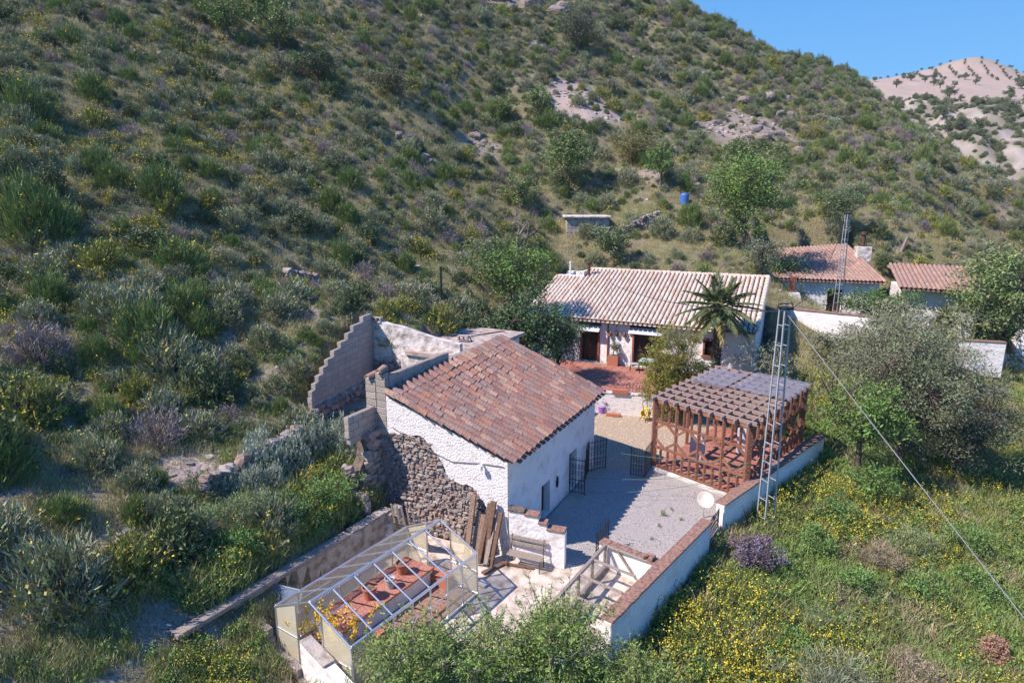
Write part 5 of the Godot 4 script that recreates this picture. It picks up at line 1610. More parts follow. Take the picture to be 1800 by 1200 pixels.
func neighbours() -> void:
	# white roofless-looking annex behind the long house
	var wa := thing("white_annex", "small white flat-roofed building behind the long house's ridge", "building", Vector3(10.3, 3.2, -39.6), turn_of(78.0))
	var f := MB.new(); f.prism(PackedVector2Array([Vector2(0, -1), Vector2(3.6, -1), Vector2(3.6, 2.2), Vector2(0, 1.7)]), Transform3D(Basis(), Vector3(0, 0, -2.6)), 2.6)
	part(wa, "wall", f, M.plaster)
	f = MB.new(); f.cham(Transform3D(Basis(Vector3.BACK, 0.138), Vector3(1.8, 1.99, -1.3)), Vector3(3.7, 0.06, 2.7)); part(wa, "roof", f, M.render_wall)
	# house with red roof and chimney
	var t := thing("red_roof_house", "white house with patchy red tile roof and two chimneys", "house", Vector3(16.9, 2.2, -40.7), turn_of(100.0))
	f = MB.new(); f.wall(0, 6.2, -1.0, 2.0, 0.35, [Rect2(1.3, 0.4, 0.6, 0.9), Rect2(3.2, -0.2, 0.9, 1.7)]); part(t, "front_wall", f, M.plaster)
	f = MB.new(); f.prism(PackedVector2Array([Vector2(0.35, -1), Vector2(6.4, -1), Vector2(6.4, 3.2), Vector2(0.35, 2.05)]), Transform3D(Basis(Vector3.FORWARD, Vector3.UP, Vector3.RIGHT), Vector3(0, 0, 0)), 0.35); part(t, "side_wall", f, M.plaster)
	f = MB.new(); f.box(Vector3(1.6, 0.85, -0.25), Vector3(0.6, 0.9, 0.05)); part(t, "window", f, M.dark)
	f = MB.new(); f.box(Vector3(3.65, 0.65, -0.25), Vector3(0.9, 1.7, 0.05)); part(t, "door", f, M.door_wood)
	small_roof(t, Vector3(-0.2, 2.1, 0.25), Vector3(6.4, 2.0, 0.25), Vector3(-0.6, 3.3, -6.2), Vector3(6.0, 3.85, -6.6), 28, 19, 111)
	f = MB.new(); f.box(Vector3(6.35, 3.45, -4.0), Vector3(0.9, 1.0, 0.7), 0.02); var ch := part(t, "chimney", f, M.render_wall)
	f = MB.new(); f.tube([Vector3(6.3, 3.9, -4.0), Vector3(6.3, 4.75, -4.0)], [0.13, 0.13], 8); f.tube([Vector3(6.3, 4.75, -4.0), Vector3(6.3, 4.95, -4.0)], [0.22, 0.2], 8); part(ch, "flue", f, M.iron_rust)
	var bb := thing("barbecue_chimney", "white barbecue hood with brown flue beside the red-roofed house", "barbecue", Vector3(16.7, 1.6, -37.6), turn_of(100.0))
	f = MB.new(); f.prism(PackedVector2Array([Vector2(-0.55, 1.5), Vector2(0.55, 1.5), Vector2(0.3, 2.3), Vector2(-0.3, 2.3)]), Transform3D(Basis(), Vector3(0, 0, -0.4)), 0.8); part(bb, "hood", f, M.plaster)
	f = MB.new(); f.box(Vector3(0, 0.4, 0), Vector3(1.0, 1.9, 0.7)); part(bb, "base", f, M.plaster)
	f = MB.new(); f.box(Vector3(-0.05, 2.75, 0), Vector3(0.26, 0.95, 0.26)); part(bb, "flue", f, M.frame_red)
	var t2 := thing("lean_to_house", "smaller tiled house adjoining the red-roofed house on its right", "house", Vector3(24.4, 2.0, -39.2), turn_of(112.0))
	f = MB.new(); f.box(Vector3(1.9, 0.4, -2.2), Vector3(4.2, 2.9, 3.8)); part(t2, "wall", f, M.plaster)
	small_roof(t2, Vector3(-0.3, 1.9, 0.3), Vector3(4.3, 1.8, 0.3), Vector3(-0.3, 2.9, -4.6), Vector3(4.3, 2.85, -4.6), 18, 15, 112)
	f = MB.new(); f.box(Vector3(2.0, 2.72, -5.2), Vector3(4.6, 0.14, 1.4)); part(t2, "rear_slab", f, M.slab)
	# white boundary wall in front of them
	garden_wall("boundary_wall", "long white boundary wall with brown coping below the red-roofed house", Vector3(14.2, 0, -36.2), Vector3(19.6, 0, -32.0), 3.3, 0.0, 0.3, 20)
	garden_wall("boundary_wall", "white wall section by the white balustrade right of the vine", Vector3(22.5, 0, -36.0), Vector3(27.5, 0, -34.6), 1.5, -0.5, 0.3, 14)
	var bl := thing("balustrade", "white balustrade below the lean-to house beside the spiky yucca", "balustrade", Vector3(22.8, 2.1, -36.0), turn_of(98.0))
	for i in 9:
		f = MB.new(); f.lathe([[0.05, 0], [0.07, 0.15], [0.035, 0.4], [0.06, 0.6]], Vector3(0.16 * i, 0, 0), 8); part(bl, "baluster", f, M.white_paint)
	f = MB.new(); f.box(Vector3(0.64, 0.65, 0), Vector3(1.5, 0.1, 0.16)); part(bl, "handrail", f, M.white_paint)
	# building and wall at the road
	var rb := thing("roadside_house", "white roadside house with brown garage door at the right edge", "house", Vector3(32.6, -0.8, -40.9), turn_of(112.0))
	f = MB.new(); f.wall(0.6, 5.0, -0.3, 3.0, 0.3, [Rect2(2.1, 0.0, 2.2, 2.2)]); part(rb, "front_wall", f, M.plaster)
	f = MB.new(); f.box(Vector3(0.78, 1.35, -2.3), Vector3(0.35, 3.2, 3.9)); part(rb, "side_wall", f, M.plaster)
	f = MB.new(); f.box(Vector3(3.2, 1.1, -0.2), Vector3(2.2, 2.2, 0.06)); part(rb, "garage_door", f, M.frame_red)
	f = MB.new(); f.box(Vector3(2.8, 3.06, -2.2), Vector3(4.7, 0.14, 4.6)); part(rb, "roof", f, M.slab)
	var cw := thing("road_planter_wall", "low curved white planter wall with stone top along the road", "wall", Vector3(29.3, -0.85, -42.2))
	f = MB.new()
	var top := MB.new()
	for i in 12:
		var a0 := lerpf(1.35, -0.15, i / 12.0); var a1 := lerpf(1.35, -0.15, (i + 1) / 12.0)
		var p0 := Vector3(lerpf(0, 3.4, i / 12.0), 0.35, 1.5 * sin(i / 12.0 * PI * 0.9)); var p1 := Vector3(lerpf(0, 3.4, (i + 1) / 12.0), 0.35, 1.5 * sin((i + 1) / 12.0 * PI * 0.9))
		f.bar(p0, p1 + (p1 - p0) * 0.05, 0.3, 1.1, 0.02)
		part(cw, "top_stone", stones[i % 10], M.stone[2], Transform3D(Basis(Vector3.UP, i).scaled(Vector3(0.4, 0.18, 0.34)), (p0 + p1) * 0.5 + Vector3.UP * 0.6))
	part(cw, "wall", f, M.plaster)
	var bs := MB.new(); bs.lathe([[0, 0], [0.29, 0], [0.32, 0.8], [0.28, 0.92], [0, 0.95]], Vector3.ZERO, 20)
	var rd := MB.new()
	var line := [Vector2(26.5, -41.5), Vector2(29.5, -40.3), Vector2(33.0, -39.6), Vector2(38.0, -37.5), Vector2(46.0, -33.0)]
	for i in line.size() - 1:
		var a: Vector2 = line[i]; var b: Vector2 = line[i + 1]
		var n := 10
		for k in n:
			var p := a.lerp(b, k / float(n)); var q := a.lerp(b, (k + 1) / float(n))
			var nn := Vector2(-(b - a).y, (b - a).x).normalized() * 1.5
			var c := []
			for s in [p + nn, q + nn, q - nn, p - nn]: c.append(Vector3(s.x, gy(s.x, s.y) + 0.12, s.y))
			rd.quad(c[0], c[1], c[2], c[3])
			rd.quad(c[3], c[2], c[2] + Vector3.DOWN * 0.4, c[3] + Vector3.DOWN * 0.4)
			rd.quad(c[1], c[0], c[0] + Vector3.DOWN * 0.4, c[1] + Vector3.DOWN * 0.4)
	structure("road", rd, M.road)
	# cistern hut and blue barrel on the slope
	var ht := thing("cistern", "flat-topped concrete cistern dug into the slope above the long house", "cistern", Vector3(3.9, 6.7, -44.4), turn_of(92.0))
	f = MB.new(); f.box(Vector3(1.3, 0.4, -1.0), Vector3(2.9, 1.9, 2.2), 0.03); part(ht, "wall", f, M.concrete)
	f = MB.new(); f.box(Vector3(1.25, 1.42, -1.05), Vector3(3.2, 0.14, 2.7), 0.03); part(ht, "slab", f, M.render_wall)
	single("blue_barrel", bs, M.blue_plastic, "bright blue plastic barrel on the slope beside the bushy trees", "barrel", gp(12.6, -47.6, 0.1))
	# dry stone terrace walls
	dry_wall("dry stone terrace wall right of the cistern", [Vector2(7.4, -43.4), Vector2(10.2, -44.6)], 0.9, 121)
	dry_wall("dark retaining stone wall stepping down the lower left slope", [Vector2(-7.6, -14.4), Vector2(-6.75, -16.3), Vector2(-6.3, -17.9)], 0.75, 122)
	dry_wall("short dry stone wall remnant on the left slope", [Vector2(-10.0, -28.0), Vector2(-8.7, -28.6)], 0.6, 123)
	# lattice poles and lines
	lattice_pole("near grey steel lattice pole outside the pergola wall", Vector3(7.72, -0.8, -17.75), 7.1, 0.36, 0.2)
	lattice_pole("far grey steel lattice pole before the red-roofed house", Vector3(19.3, 2.2, -37.3), 6.3, 0.34, 0.16)
	var topp := Vector3(7.72, 6.2, -17.75)
	cable("steel guy wire slanting from the near lattice pole to the lower right bank", topp, Vector3(11.3, -1.6, -6.5), 0.03, 0.013)
	cable("thin wire from the near lattice pole to the long house's mast", topp, OH + hdir(HH) * 1.5 + hdir(HH - 90.0) * 0.6 + Vector3.UP * 5.0, 0.35, 0.012)
	cable("thin wire linking the two lattice poles", topp, Vector3(19.3, 8.7, -37.3), 1.2, 0.012)
	var pst := MB.new(); pst.tube([Vector3.ZERO, Vector3(0, 1.9, 0)], [0.05, 0.045], 7)
	single("dark_post", pst, M.iron, "dark thin post among bushes behind the flat roof", "post", gp(-3.2, -28.6, 0.1))
	pst = MB.new(); pst.tube([Vector3.ZERO, Vector3(0.35, 1.1, 0)], [0.12, 0.1], 7)
	single("dead_stump", pst, M.bark_pale, "grey leaning dead stump on the slope above the lean-to house", "stump", gp(28.3, -46.6, 0.1))

func dry_wall(label: String, path: Array, h: float, sd: int) -> void:
	rg.seed = sd
	var t := thing("dry_stone_wall", label, "wall", gp(path[0].x, path[0].y))
	for i in path.size() - 1:
		var a: Vector2 = path[i]; var b: Vector2 = path[i + 1]
		var n := int((b - a).length() / 0.26)
		for k in n:
			var p := a.lerp(b, (k + 0.5) / n)
			var y := -0.25
			while y < h:
				var s := rg.randf_range(0.2, 0.36)
				part(t, "stone", stones[rg.randi() % 10], M.stone[rg.randi() % 5], Transform3D(Basis.from_euler(Vector3(jit(0.4), jit(3), jit(0.4))).scaled(Vector3(s * 1.2, s * 0.75, s)), Vector3(p.x + jit(0.05), gy(p.x, p.y) + y, p.y + jit(0.05)) - t.position))
				y += 0.2

func lattice_pole(label: String, p: Vector3, h: float, wb: float, wt: float) -> void:
	var t := thing("lattice_pole", label, "pole", p, 0.35)
	var cs := [Vector2(-1, -1), Vector2(1, -1), Vector2(1, 1), Vector2(-1, 1)]
	for q in cs:
		var mb := MB.new()
		mb.bar(Vector3(q.x * wb * 0.5, -0.4, q.y * wb * 0.5), Vector3(q.x * wt * 0.5, h, q.y * wt * 0.5), wb * 0.11, wb * 0.11, 0.003)
		part(t, "leg", mb, M.steel)
	var n := 12
	for k in n + 1:
		var w := lerpf(wb, wt, k / float(n)) * 0.5
		var y := h * k / n
		for i in 4:
			var a: Vector2 = cs[i] * w; var b: Vector2 = cs[(i + 1) % 4] * w
			var mb := MB.new(); mb.bar(Vector3(a.x, y + 0.1 * (i % 2), a.y), Vector3(b.x, y + 0.1 * (i % 2), b.y), wb * 0.05, wb * 0.06, 0.002)
			part(t, "strut", mb, M.steel)
	var cap := MB.new(); cap.box(Vector3(0, h, 0), Vector3(wt + 0.12, 0.06, wt + 0.12)); cap.tube([Vector3(-0.3, h - 0.05, 0), Vector3(-0.24, h + 0.12, 0), Vector3(0.24, h + 0.12, 0), Vector3(0.3, h - 0.05, 0)], [0.02, 0.02, 0.02, 0.02], 6)
	part(t, "cap", cap, M.iron)

func cable(label: String, a: Vector3, b: Vector3, sag: float, r: float) -> void:
	var mb := MB.new()
	var pts := []; var rr := []
	for k in 25:
		var s := k / 24.0
		pts.append((b - a) * s + Vector3.DOWN * sag * 4.0 * s * (1.0 - s)); rr.append(r)
	mb.tube(pts, rr, 5)
	single("cable", mb, M.cable_grey if label.contains("guy") else M.wire, label, "cable", a)

# ---------------------------------------------------------------- planting
func zone_words(x: float, z: float) -> String:
	if x > 30.0: return "on the far right slope"
	if x > 10.0: return "on the slope behind the red-roofed house"
	if z < -58.0: return "on the high slope near the scree"
	if z < -36.0 and x > -6.0: return "on the slope behind the long house"
	if z < -26.0: return "on the upper left slope"
	if z < -15.0: return "on the middle left slope"
	return "on the lower left slope"

func shrubs() -> void:
	var kinds := [
		{name = "grey_green_shrub", words = "rounded grey-green shrub", o = {col = Color(0.165, 0.18, 0.115), vary = 0.3, h = 0.62, up = 0.7, flower = Color(0.45, 0.42, 0.10), fp = 0.08}},
		{name = "broom_shrub", words = "bright green broom shrub", o = {col = Color(0.10, 0.145, 0.045), vary = 0.28, h = 0.72, up = 1.0, spread = 0.35, l = 0.15, w = 0.008, per = 8, flower = Color(0.62, 0.50, 0.04), fp = 0.05}},
		{name = "purple_grey_shrub", words = "dry purple-grey thyme shrub", o = {col = Color(0.185, 0.155, 0.165), vary = 0.3, h = 0.6, up = 0.5, l = 0.09, w = 0.008, per = 6, stems = 360}},
		{name = "yellow_green_shrub", words = "yellow-flowered green shrub", o = {col = Color(0.15, 0.165, 0.05), vary = 0.3, h = 0.66, up = 0.8, flower = Color(0.60, 0.50, 0.05), fp = 0.22}},
		{name = "dark_green_shrub", words = "dark green bushy shrub", o = {col = Color(0.085, 0.11, 0.05), vary = 0.35, h = 0.72, up = 0.3, spread = 0.9, l = 0.075, w = 0.016, per = 9}}]
	var meshes := []
	for k in kinds.size():
		meshes.append([shrub_mesh(500 + k * 10, kinds[k].o), shrub_mesh(501 + k * 10, kinds[k].o), shrub_mesh(502 + k * 10, kinds[k].o)])
	rg.seed = 1234
	var list := []
	var cells := {}
	# shrubs that can be picked out in the photograph: x, z, width, kind
	for q in [[-7.95, -12.0, 1.0, 3], [-11.1, -16.6, 1.0, 1], [-10.7, -16.0, 1.1, 0], [-10.4, -15.2, 0.95, 1], [-17.8, -24.2, 2.5, 1], [-15.6, -29.1, 2.0, 1], [-12.4, -20.6, 2.2, 0], [-10.6, -19.4, 2.2, 0], [-11.6, -19.9, 2.0, 1], [-9.7, -19.2, 1.7, 0], [-23.5, -32.4, 2.4, 1], [-13.9, -18.2, 1.8, 2], [-13.0, -15.2, 1.5, 2], [-10.4, -23.0, 1.6, 0], [-12.9, -24.5, 1.9, 1], [-8.6, -24.5, 1.8, 0], [-7.4, -26.5, 1.6, 0], [-5.3, -27.0, 1.5, 2], [-4.0, -29.5, 1.8, 4], [-16.0, -22.0, 1.9, 0], [-11.8, -13.3, 1.8, 4], [-13.3, -15.9, 1.7, 4]]:
		list.append([q[0], q[1], q[2], q[3], 9e9])
	var tries := 0
	while tries < 90000:
		tries += 1
		var br := deg_to_rad(rg.randf_range(-47.0, 47.0))
		var d := sqrt(rg.randf_range(90.0, 130.0 * 130.0))
		if d > 45.0 and rg.randf() < 0.25: continue
		var x := sin(br) * d; var z := -cos(br) * d
		if z > -10.0: continue
		var dens := 0.95 + 0.9 * nz.get_noise_2d(x * 1.1 + 90.0, z * 1.1)
		if scree(x, z) > 0.3: dens *= 0.05
		if lush(x, z) > 0.4: continue
		if d < 17.0: dens *= 0.22
		if rg.randf() > dens: continue
		var bad := false
		for pd in pads: if Geometry2D.is_point_in_polygon(Vector2(x, z), pd[0]): bad = true
		if bad or (x > 14.0 and x < 38.0 and z > -44.5) or (x > 2.0 and x < 12.0 and z > -47.5 and z < -38.0 and rg.randf() < 0.8): continue
		if absf(x + 4.6) < 1.9 and z > -23.5 and z < -15.0: continue
		if x > -1.5 and x < 14.5 and z > -37.5: continue
		var s := 0.42 + 1.5 * pow(rg.randf(), 2.6)
		if d > 60.0: s *= 1.15
		var key := Vector2i(int(floor(x / 1.5)), int(floor(z / 1.5)))
		for ii in range(-1, 2):
			for jj in range(-1, 2):
				for other in cells.get(key + Vector2i(ii, jj), []):
					if Vector2(x - other.x, z - other.y).length() < 0.29 * (s + other.z): bad = true
		if bad: continue
		var bx := (x + 6.56) * 0.515 + (z + 10.82) * -0.857; var bo := absf((x + 6.56) * 0.857 + (z + 10.82) * 0.515)
		if bx > -1.5 and bx < 6.5 and bo < 1.0: continue
		if not cells.has(key): cells[key] = []
		cells[key].append(Vector3(x, z, s))
		var n := nz2.get_noise_2d(x * 0.35, z * 0.35)
		var r := rg.randf() + n * 0.35
		var k := 0
		if r < 0.14: k = 4
		elif r < 0.31: k = 1
		elif r < 0.68: k = 0
		elif r < 0.96: k = 2 if rg.randf() < 0.75 else 0
		else: k = 3
		if k == 2: s *= 0.8
		list.append([x, z, s, k, s / d])
	for i in 2200:
		var br := deg_to_rad(rg.randf_range(22.0, 44.0))
		var d := rg.randf_range(112.0, 212.0)
		var x := sin(br) * d; var z := -cos(br) * d
		if nz2.get_noise_2d(x * 0.22, z * 0.16) > -0.12 or rg.randf() < 0.3: list.append([x, z, rg.randf_range(0.8, 1.9), 4 if rg.randf() < 0.5 else 0, 0.0])
	var inview := []
	for q in list:
		if seen(gp(q[0], q[1]), 0.06): inview.append(q)
	inview.sort_custom(func(a, b): return a[4] > b[4])
	var bulk := {}
	for i in inview.size():
		var q = inview[i]
		var v := rg.randi() % 3
		var t := xf(gp(q[0], q[1], 0.05), Vector3(q[2], q[2] * rg.randf_range(0.8, 1.2), q[2]))
		if i < 300:
			var K = kinds[q[3]]
			var pc := cam_inv * gp(q[0], q[1])
			var sx := pc.x / -pc.z * 1.24
			var size := "large " if q[2] > 1.7 else ("small " if q[2] < 1.0 else "")
			var place := ", near the left edge" if sx < -0.8 else (", left of the ruin" if sx < -0.45 else (", above the ruin" if sx < -0.1 else ""))
			var o := part(self, numbered(K.name), meshes[q[3]][v])
			o.transform = t
			tag(o, "%s%s %s%s" % [size, K.words, zone_words(q[0], q[1]), place], "shrub", "%s%ss %s%s" % [size, K.words, zone_words(q[0], q[1]), place])
		else:
			var kk := Vector2i(q[3], v)
			if not bulk.has(kk): bulk[kk] = []
			bulk[kk].append([t, jcol(Color(1, 1, 1), 0.18)])
	for kk in bulk:
		scatter("distant_" + kinds[kk.x].name + "s", meshes[kk.x][kk.y], bulk[kk], "mass of %ss covering the distant hillside" % kinds[kk.x].words, "shrubs")
	print("shrubs ", inview.size())

func ground_cover() -> void:
	rg.seed = 4321
	var dry := grass_mesh(601, 26, 0.26, 0.2, 0.006)
	var green := grass_mesh(602, 30, 0.3, 0.18, 0.008)
	var tall := grass_mesh(603, 34, 0.55, 0.22, 0.009)
	var herb := herb_mesh(604, Color(0.11, 0.17, 0.045), Color(0.7, 0.56, 0.03), 0, 0.45, 140, 0.085, 0.04)
	var must := herb_mesh(605, Color(0.10, 0.14, 0.04), Color(0.66, 0.54, 0.04), 4, 0.8, 120, 0.085, 0.035)
	var dots := herb_mesh(606, Color(0.13, 0.15, 0.05), Color(0.68, 0.50, 0.03), 4, 0.5, 40, 0.05, 0.015)
	var sage := shrub_mesh(607, {col = Color(0.24, 0.275, 0.225), vary = 0.2, h = 0.95, up = 1.6, spread = 0.5, l = 0.09, w = 0.013, per = 9, stems = 330})
	var L := {dry = [], green = [], tall = [], herb = [], must = [], dots = []}
	var inpad := func(x: float, z: float) -> bool:
		for pd in pads: if Geometry2D.is_point_in_polygon(Vector2(x, z), pd[0]): return true
		return false
	var n := 0
	while n < 120000:
		n += 1
		var br := deg_to_rad(rg.randf_range(-47.0, 47.0))
		var d := 8.0 * pow(95.0 / 8.0, pow(rg.randf(), 0.85))
		var x := sin(br) * d; var z := -cos(br) * d
		if inpad.call(x, z): continue
		var bx := (x + 6.56) * 0.515 + (z + 10.82) * -0.857; var bo := absf((x + 6.56) * 0.857 + (z + 10.82) * 0.515)
		if bx > -0.2 and bx < 6.0 and bo < 0.22: continue
		var p := gp(x, z)
		if not seen(p, 0.03): continue
		var lu := lush(x, z)
		var sc := scree(x, z)
		if rg.randf() < sc * 0.95: continue
		var k1 := nz.get_noise_2d(x * 1.7, z * 1.7) * 0.5 + 0.5
		var k3 := nz2.get_noise_2d(x * 0.8 - 70.0, z * 0.8) * 0.5 + 0.5
		if d < 28.0 and lu < 0.3 and rg.randf() < smoothstep(0.56, 0.68, k3) * 0.85: continue
		var big := 1.0 + clampf((d - 25.0) / 60.0, 0.0, 0.6)
		if lu > rg.randf() * 0.9 + 0.05:
			if x > 17.0 and d > 30.0 and z < -22.0 and rg.randf() < 0.75:      # mown meadow by the road
				L.green.append([xf(p, Vector3.ONE * rg.randf_range(0.9, 1.5)), jcol(Color(0.30, 0.32, 0.08).lerp(Color(0.46, 0.36, 0.15), smoothstep(0.45, 0.7, k3)), 0.2)])
				continue
			var w := rg.randf()
			if w < 0.30: L.tall.append([xf(p, Vector3.ONE * rg.randf_range(0.7, 1.3) * big, 0.3), jcol(Color(0.23, 0.34, 0.08).lerp(Color(0.27, 0.29, 0.10), smoothstep(0.35, 0.5, k1)).lerp(Color(0.44, 0.36, 0.22), smoothstep(0.55, 0.68, k3)), 0.25)])
			elif w < 0.70: L.herb.append([xf(p, Vector3.ONE * rg.randf_range(0.7, 1.4)), jcol(Color(1.0, 1.0, 1.0), 0.25)])
			elif w < 0.725 + 0.15 * smoothstep(0.55, 0.7, k1) and k1 > 0.43: L.must.append([xf(p, Vector3.ONE * rg.randf_range(0.7, 1.15)), jcol(Color(1, 1, 1), 0.12)])
			else: L.dry.append([xf(p, Vector3.ONE * rg.randf_range(1.1, 2.0), 0.3), jcol(Color(0.34, 0.28, 0.19), 0.25)])
		else:
			var w := rg.randf()
			var greenish := smoothstep(0.40, 0.62, k1) if d < 26.0 else smoothstep(0.52, 0.8, k1) * 0.7
			if x > -8.5 and z > -19.5 and d < 26.0: greenish = maxf(greenish, 0.8)
			if rg.randf() < greenish:
				L.green.append([xf(p, Vector3.ONE * rg.randf_range(0.35, 0.9) * big, 0.3), jcol(Color(0.33, 0.345, 0.13), 0.25)])
				if w < 0.10 and d < 30.0: L.herb.append([xf(p, Vector3.ONE * rg.randf_range(0.4, 0.8)), jcol(Color(1, 1, 1), 0.25)])
			else:
				L.dry.append([xf(p, Vector3.ONE * rg.randf_range(0.5, 1.2) * big, 0.35), jcol(Color(0.50, 0.43, 0.25).lerp(Color(0.37, 0.355, 0.165), rg.randf()), 0.25)])
			var fl := smoothstep(0.5, 0.75, k3) * (0.26 if x < -12.0 else 0.045)
			if d > 17.0 and rg.randf() < fl: L.dots.append([xf(p, Vector3.ONE * rg.randf_range(0.7, 1.3) * big), Color(1, 1, 1)])
	# mustard along the retaining wall and by the near corner
	for i in 900:
		var s := rg.randf(); var off := rg.randf_range(0.42, 1.8)
		var p0 := Vector3(-6.3, 0, -11.3) + hdir(31.0) * s * 6.3 + hdir(-59.0) * off * (0.4 + s)
		if rg.randf() < 0.05: L.must.append([xf(gp(p0.x, p0.z), Vector3.ONE * rg.randf_range(0.5, 0.95)), jcol(Color(1, 1, 1), 0.12)])
		elif rg.randf() < 0.7: L.herb.append([xf(gp(p0.x, p0.z), Vector3.ONE * rg.randf_range(0.6, 1.1)), jcol(Color(1, 1, 1), 0.2)])
		else: L.tall.append([xf(gp(p0.x, p0.z), Vector3.ONE * rg.randf_range(0.7, 1.2), 0.3), jcol(Color(0.29, 0.31, 0.12), 0.25)])
	for i in 420:
		var x := rg.randf_range(-6.3, -4.7); var z := rg.randf_range(-11.6, -8.8)
		if z < -10.6 - (x + 5.2) * -0.6: continue
		if rg.randf() < 0.18: L.must.append([xf(gp(x, z), Vector3.ONE * rg.randf_range(0.4, 0.8)), jcol(Color(1, 1, 1), 0.12)])
		else: L.herb.append([xf(gp(x, z), Vector3.ONE * rg.randf_range(0.35, 0.7)), jcol(Color(1, 1, 1), 0.2)])
	print("cover ", L.dry.size(), " ", L.green.size(), " ", L.tall.size(), " ", L.herb.size(), " ", L.must.size(), " ", L.dots.size())
	scatter("dry_grass", dry, L.dry, "tufts of dry straw-coloured grass over the hillside", "grass")
	scatter("green_grass", green, L.green, "short green grass in the hollows and the meadow", "grass")
	scatter("tall_grass", tall, L.tall, "tall wild grass on the bank right of the farm", "grass")
	scatter("wild_herbs", herb, L.herb, "leafy green weeds on the bank and along the walls", "weeds")
	scatter("mustard_flowers", must, L.must, "yellow flowering mustard on the bank and along the retaining wall", "flowers")
	scatter("hillside_flowers", dots, L.dots, "tiny yellow wildflowers dotted over the hillside", "flowers")
	# pale sage bushes between ruin and pen
	rg.seed = 4400
	var spots := [[-6.9, -15.9, 1.0], [-6.5, -16.3, 0.9], [-6.2, -16.9, 1.0], [-6.75, -15.2, 0.85], [-6.3, -15.55, 0.8], [-5.75, -18.2, 1.1], [-5.3, -18.7, 1.0], [-5.0, -18.0, 0.9], [-6.1, -17.6, 1.0], [-7.1, -16.8, 0.9], [-4.6, -18.5, 0.8], [-7.2, -15.0, 0.7]]
	for i in spots.size():
		var q = spots[i]
		var o := part(self, numbered("sage_bush"), sage)
		o.transform = xf(gp(q[0], q[1], 0.05), Vector3(q[2], q[2], q[2]))
		var where := "inside the mouth of the roofless ruin" if i in [5, 6, 7, 10] else "between the dry stone wall and the pen wall"
		tag(o, "pale silvery sage bush %s" % where, "bush", "sage bushes %s" % where)
	# weeds in the court
	for q in [[4.55, -17.6], [4.9, -17.9], [4.3, -16.9], [5.0, -17.3], [3.9, -16.2]]:
		var o := part(self, numbered("court_weed"), herb)
		o.transform = xf(Vector3(q[0], 0.0, q[1]), Vector3.ONE * (0.55 if q[0] == 4.55 else 0.3))
		tag(o, "largest green weed sprouting from the grey gravel" if q[0] == 4.55 else "small weed sprouting from the grey gravel court", "weed", "" if q[0] == 4.55 else "small weeds in the gravel")

func rocks() -> void:
	var rm := []
	for i in 8: rm.append(rock_mesh(700 + i))
	rg.seed = 710
	for c in [[-2.2, -55.6, 7, 1.0, "in the outcrop above the bare dead tree"], [4.0, -77.0, 6, 1.5, "in the outcrop beside the big round olive"], [-1.0, -89.0, 9, 2.4, "in the crag at the top of the slope"], [24.5, -70.5, 9, 1.5, "in the outcrop on the right slope"], [18.0, -66.0, 7, 1.2, "in the outcrop right of the scree"], [13.0, -51.0, 6, 0.8, "beside the blue barrel"], [-8.6, -49.0, 5, 0.9, "under the dark bushes on the upper slope"], [30.0, -78.0, 7, 1.6, "high on the right slope"], [8.5, -51.5, 5, 0.8, "below the lone almond tree"]]:
		for i in c[2]:
			var x: float = c[0] + rg.randfn(0, 1.5 * c[3]); var z: float = c[1] + rg.randfn(0, 1.1 * c[3])
			var s: float = c[3] * rg.randf_range(0.4, 1.1)
			var o := part(self, numbered("rock"), rm[rg.randi() % 8], M.rock[rg.randi() % 3])
			o.transform = Transform3D(Basis.from_euler(Vector3(jit(0.5), jit(3), jit(0.5))).scaled(Vector3(s * 1.3, s * 0.8, s)), gp(x, z) + Vector3.UP * s * 0.12)
			tag(o, "grey-pink rock %s" % c[4], "rock", "rocks %s" % c[4])
	# loose stones of the bare patches
	rg.seed = 720
	var ls := []
	for i in 26000:
		var br := deg_to_rad(rg.randf_range(-46.0, 46.0))
		var d := sqrt(rg.randf_range(80.0, 90.0 * 90.0)) if i % 3 else rg.randf_range(9.0, 30.0)
		var x := sin(br) * d; var z := -cos(br) * d
		if lush(x, z) > 0.3 or rg.randf() > scree(x, z) + 0.06: continue
		var bad := false
		for pd in pads: if Geometry2D.is_point_in_polygon(Vector2(x, z), pd[0]): bad = true
		if bad: continue
		var s := rg.randf_range(0.05, 0.3) * (0.5 + d / 60.0)
		ls.append([xf(gp(x, z), Vector3(s, s * 0.6, s), 0.5), jcol(Color(0.36, 0.30, 0.275), 0.25)])
	var sm := stones[3].duplicate() as ArrayMesh
	sm.surface_set_material(0, M.petal)
	scatter("loose_stones", sm, ls, "loose pinkish stones of the scree patches", "stones")

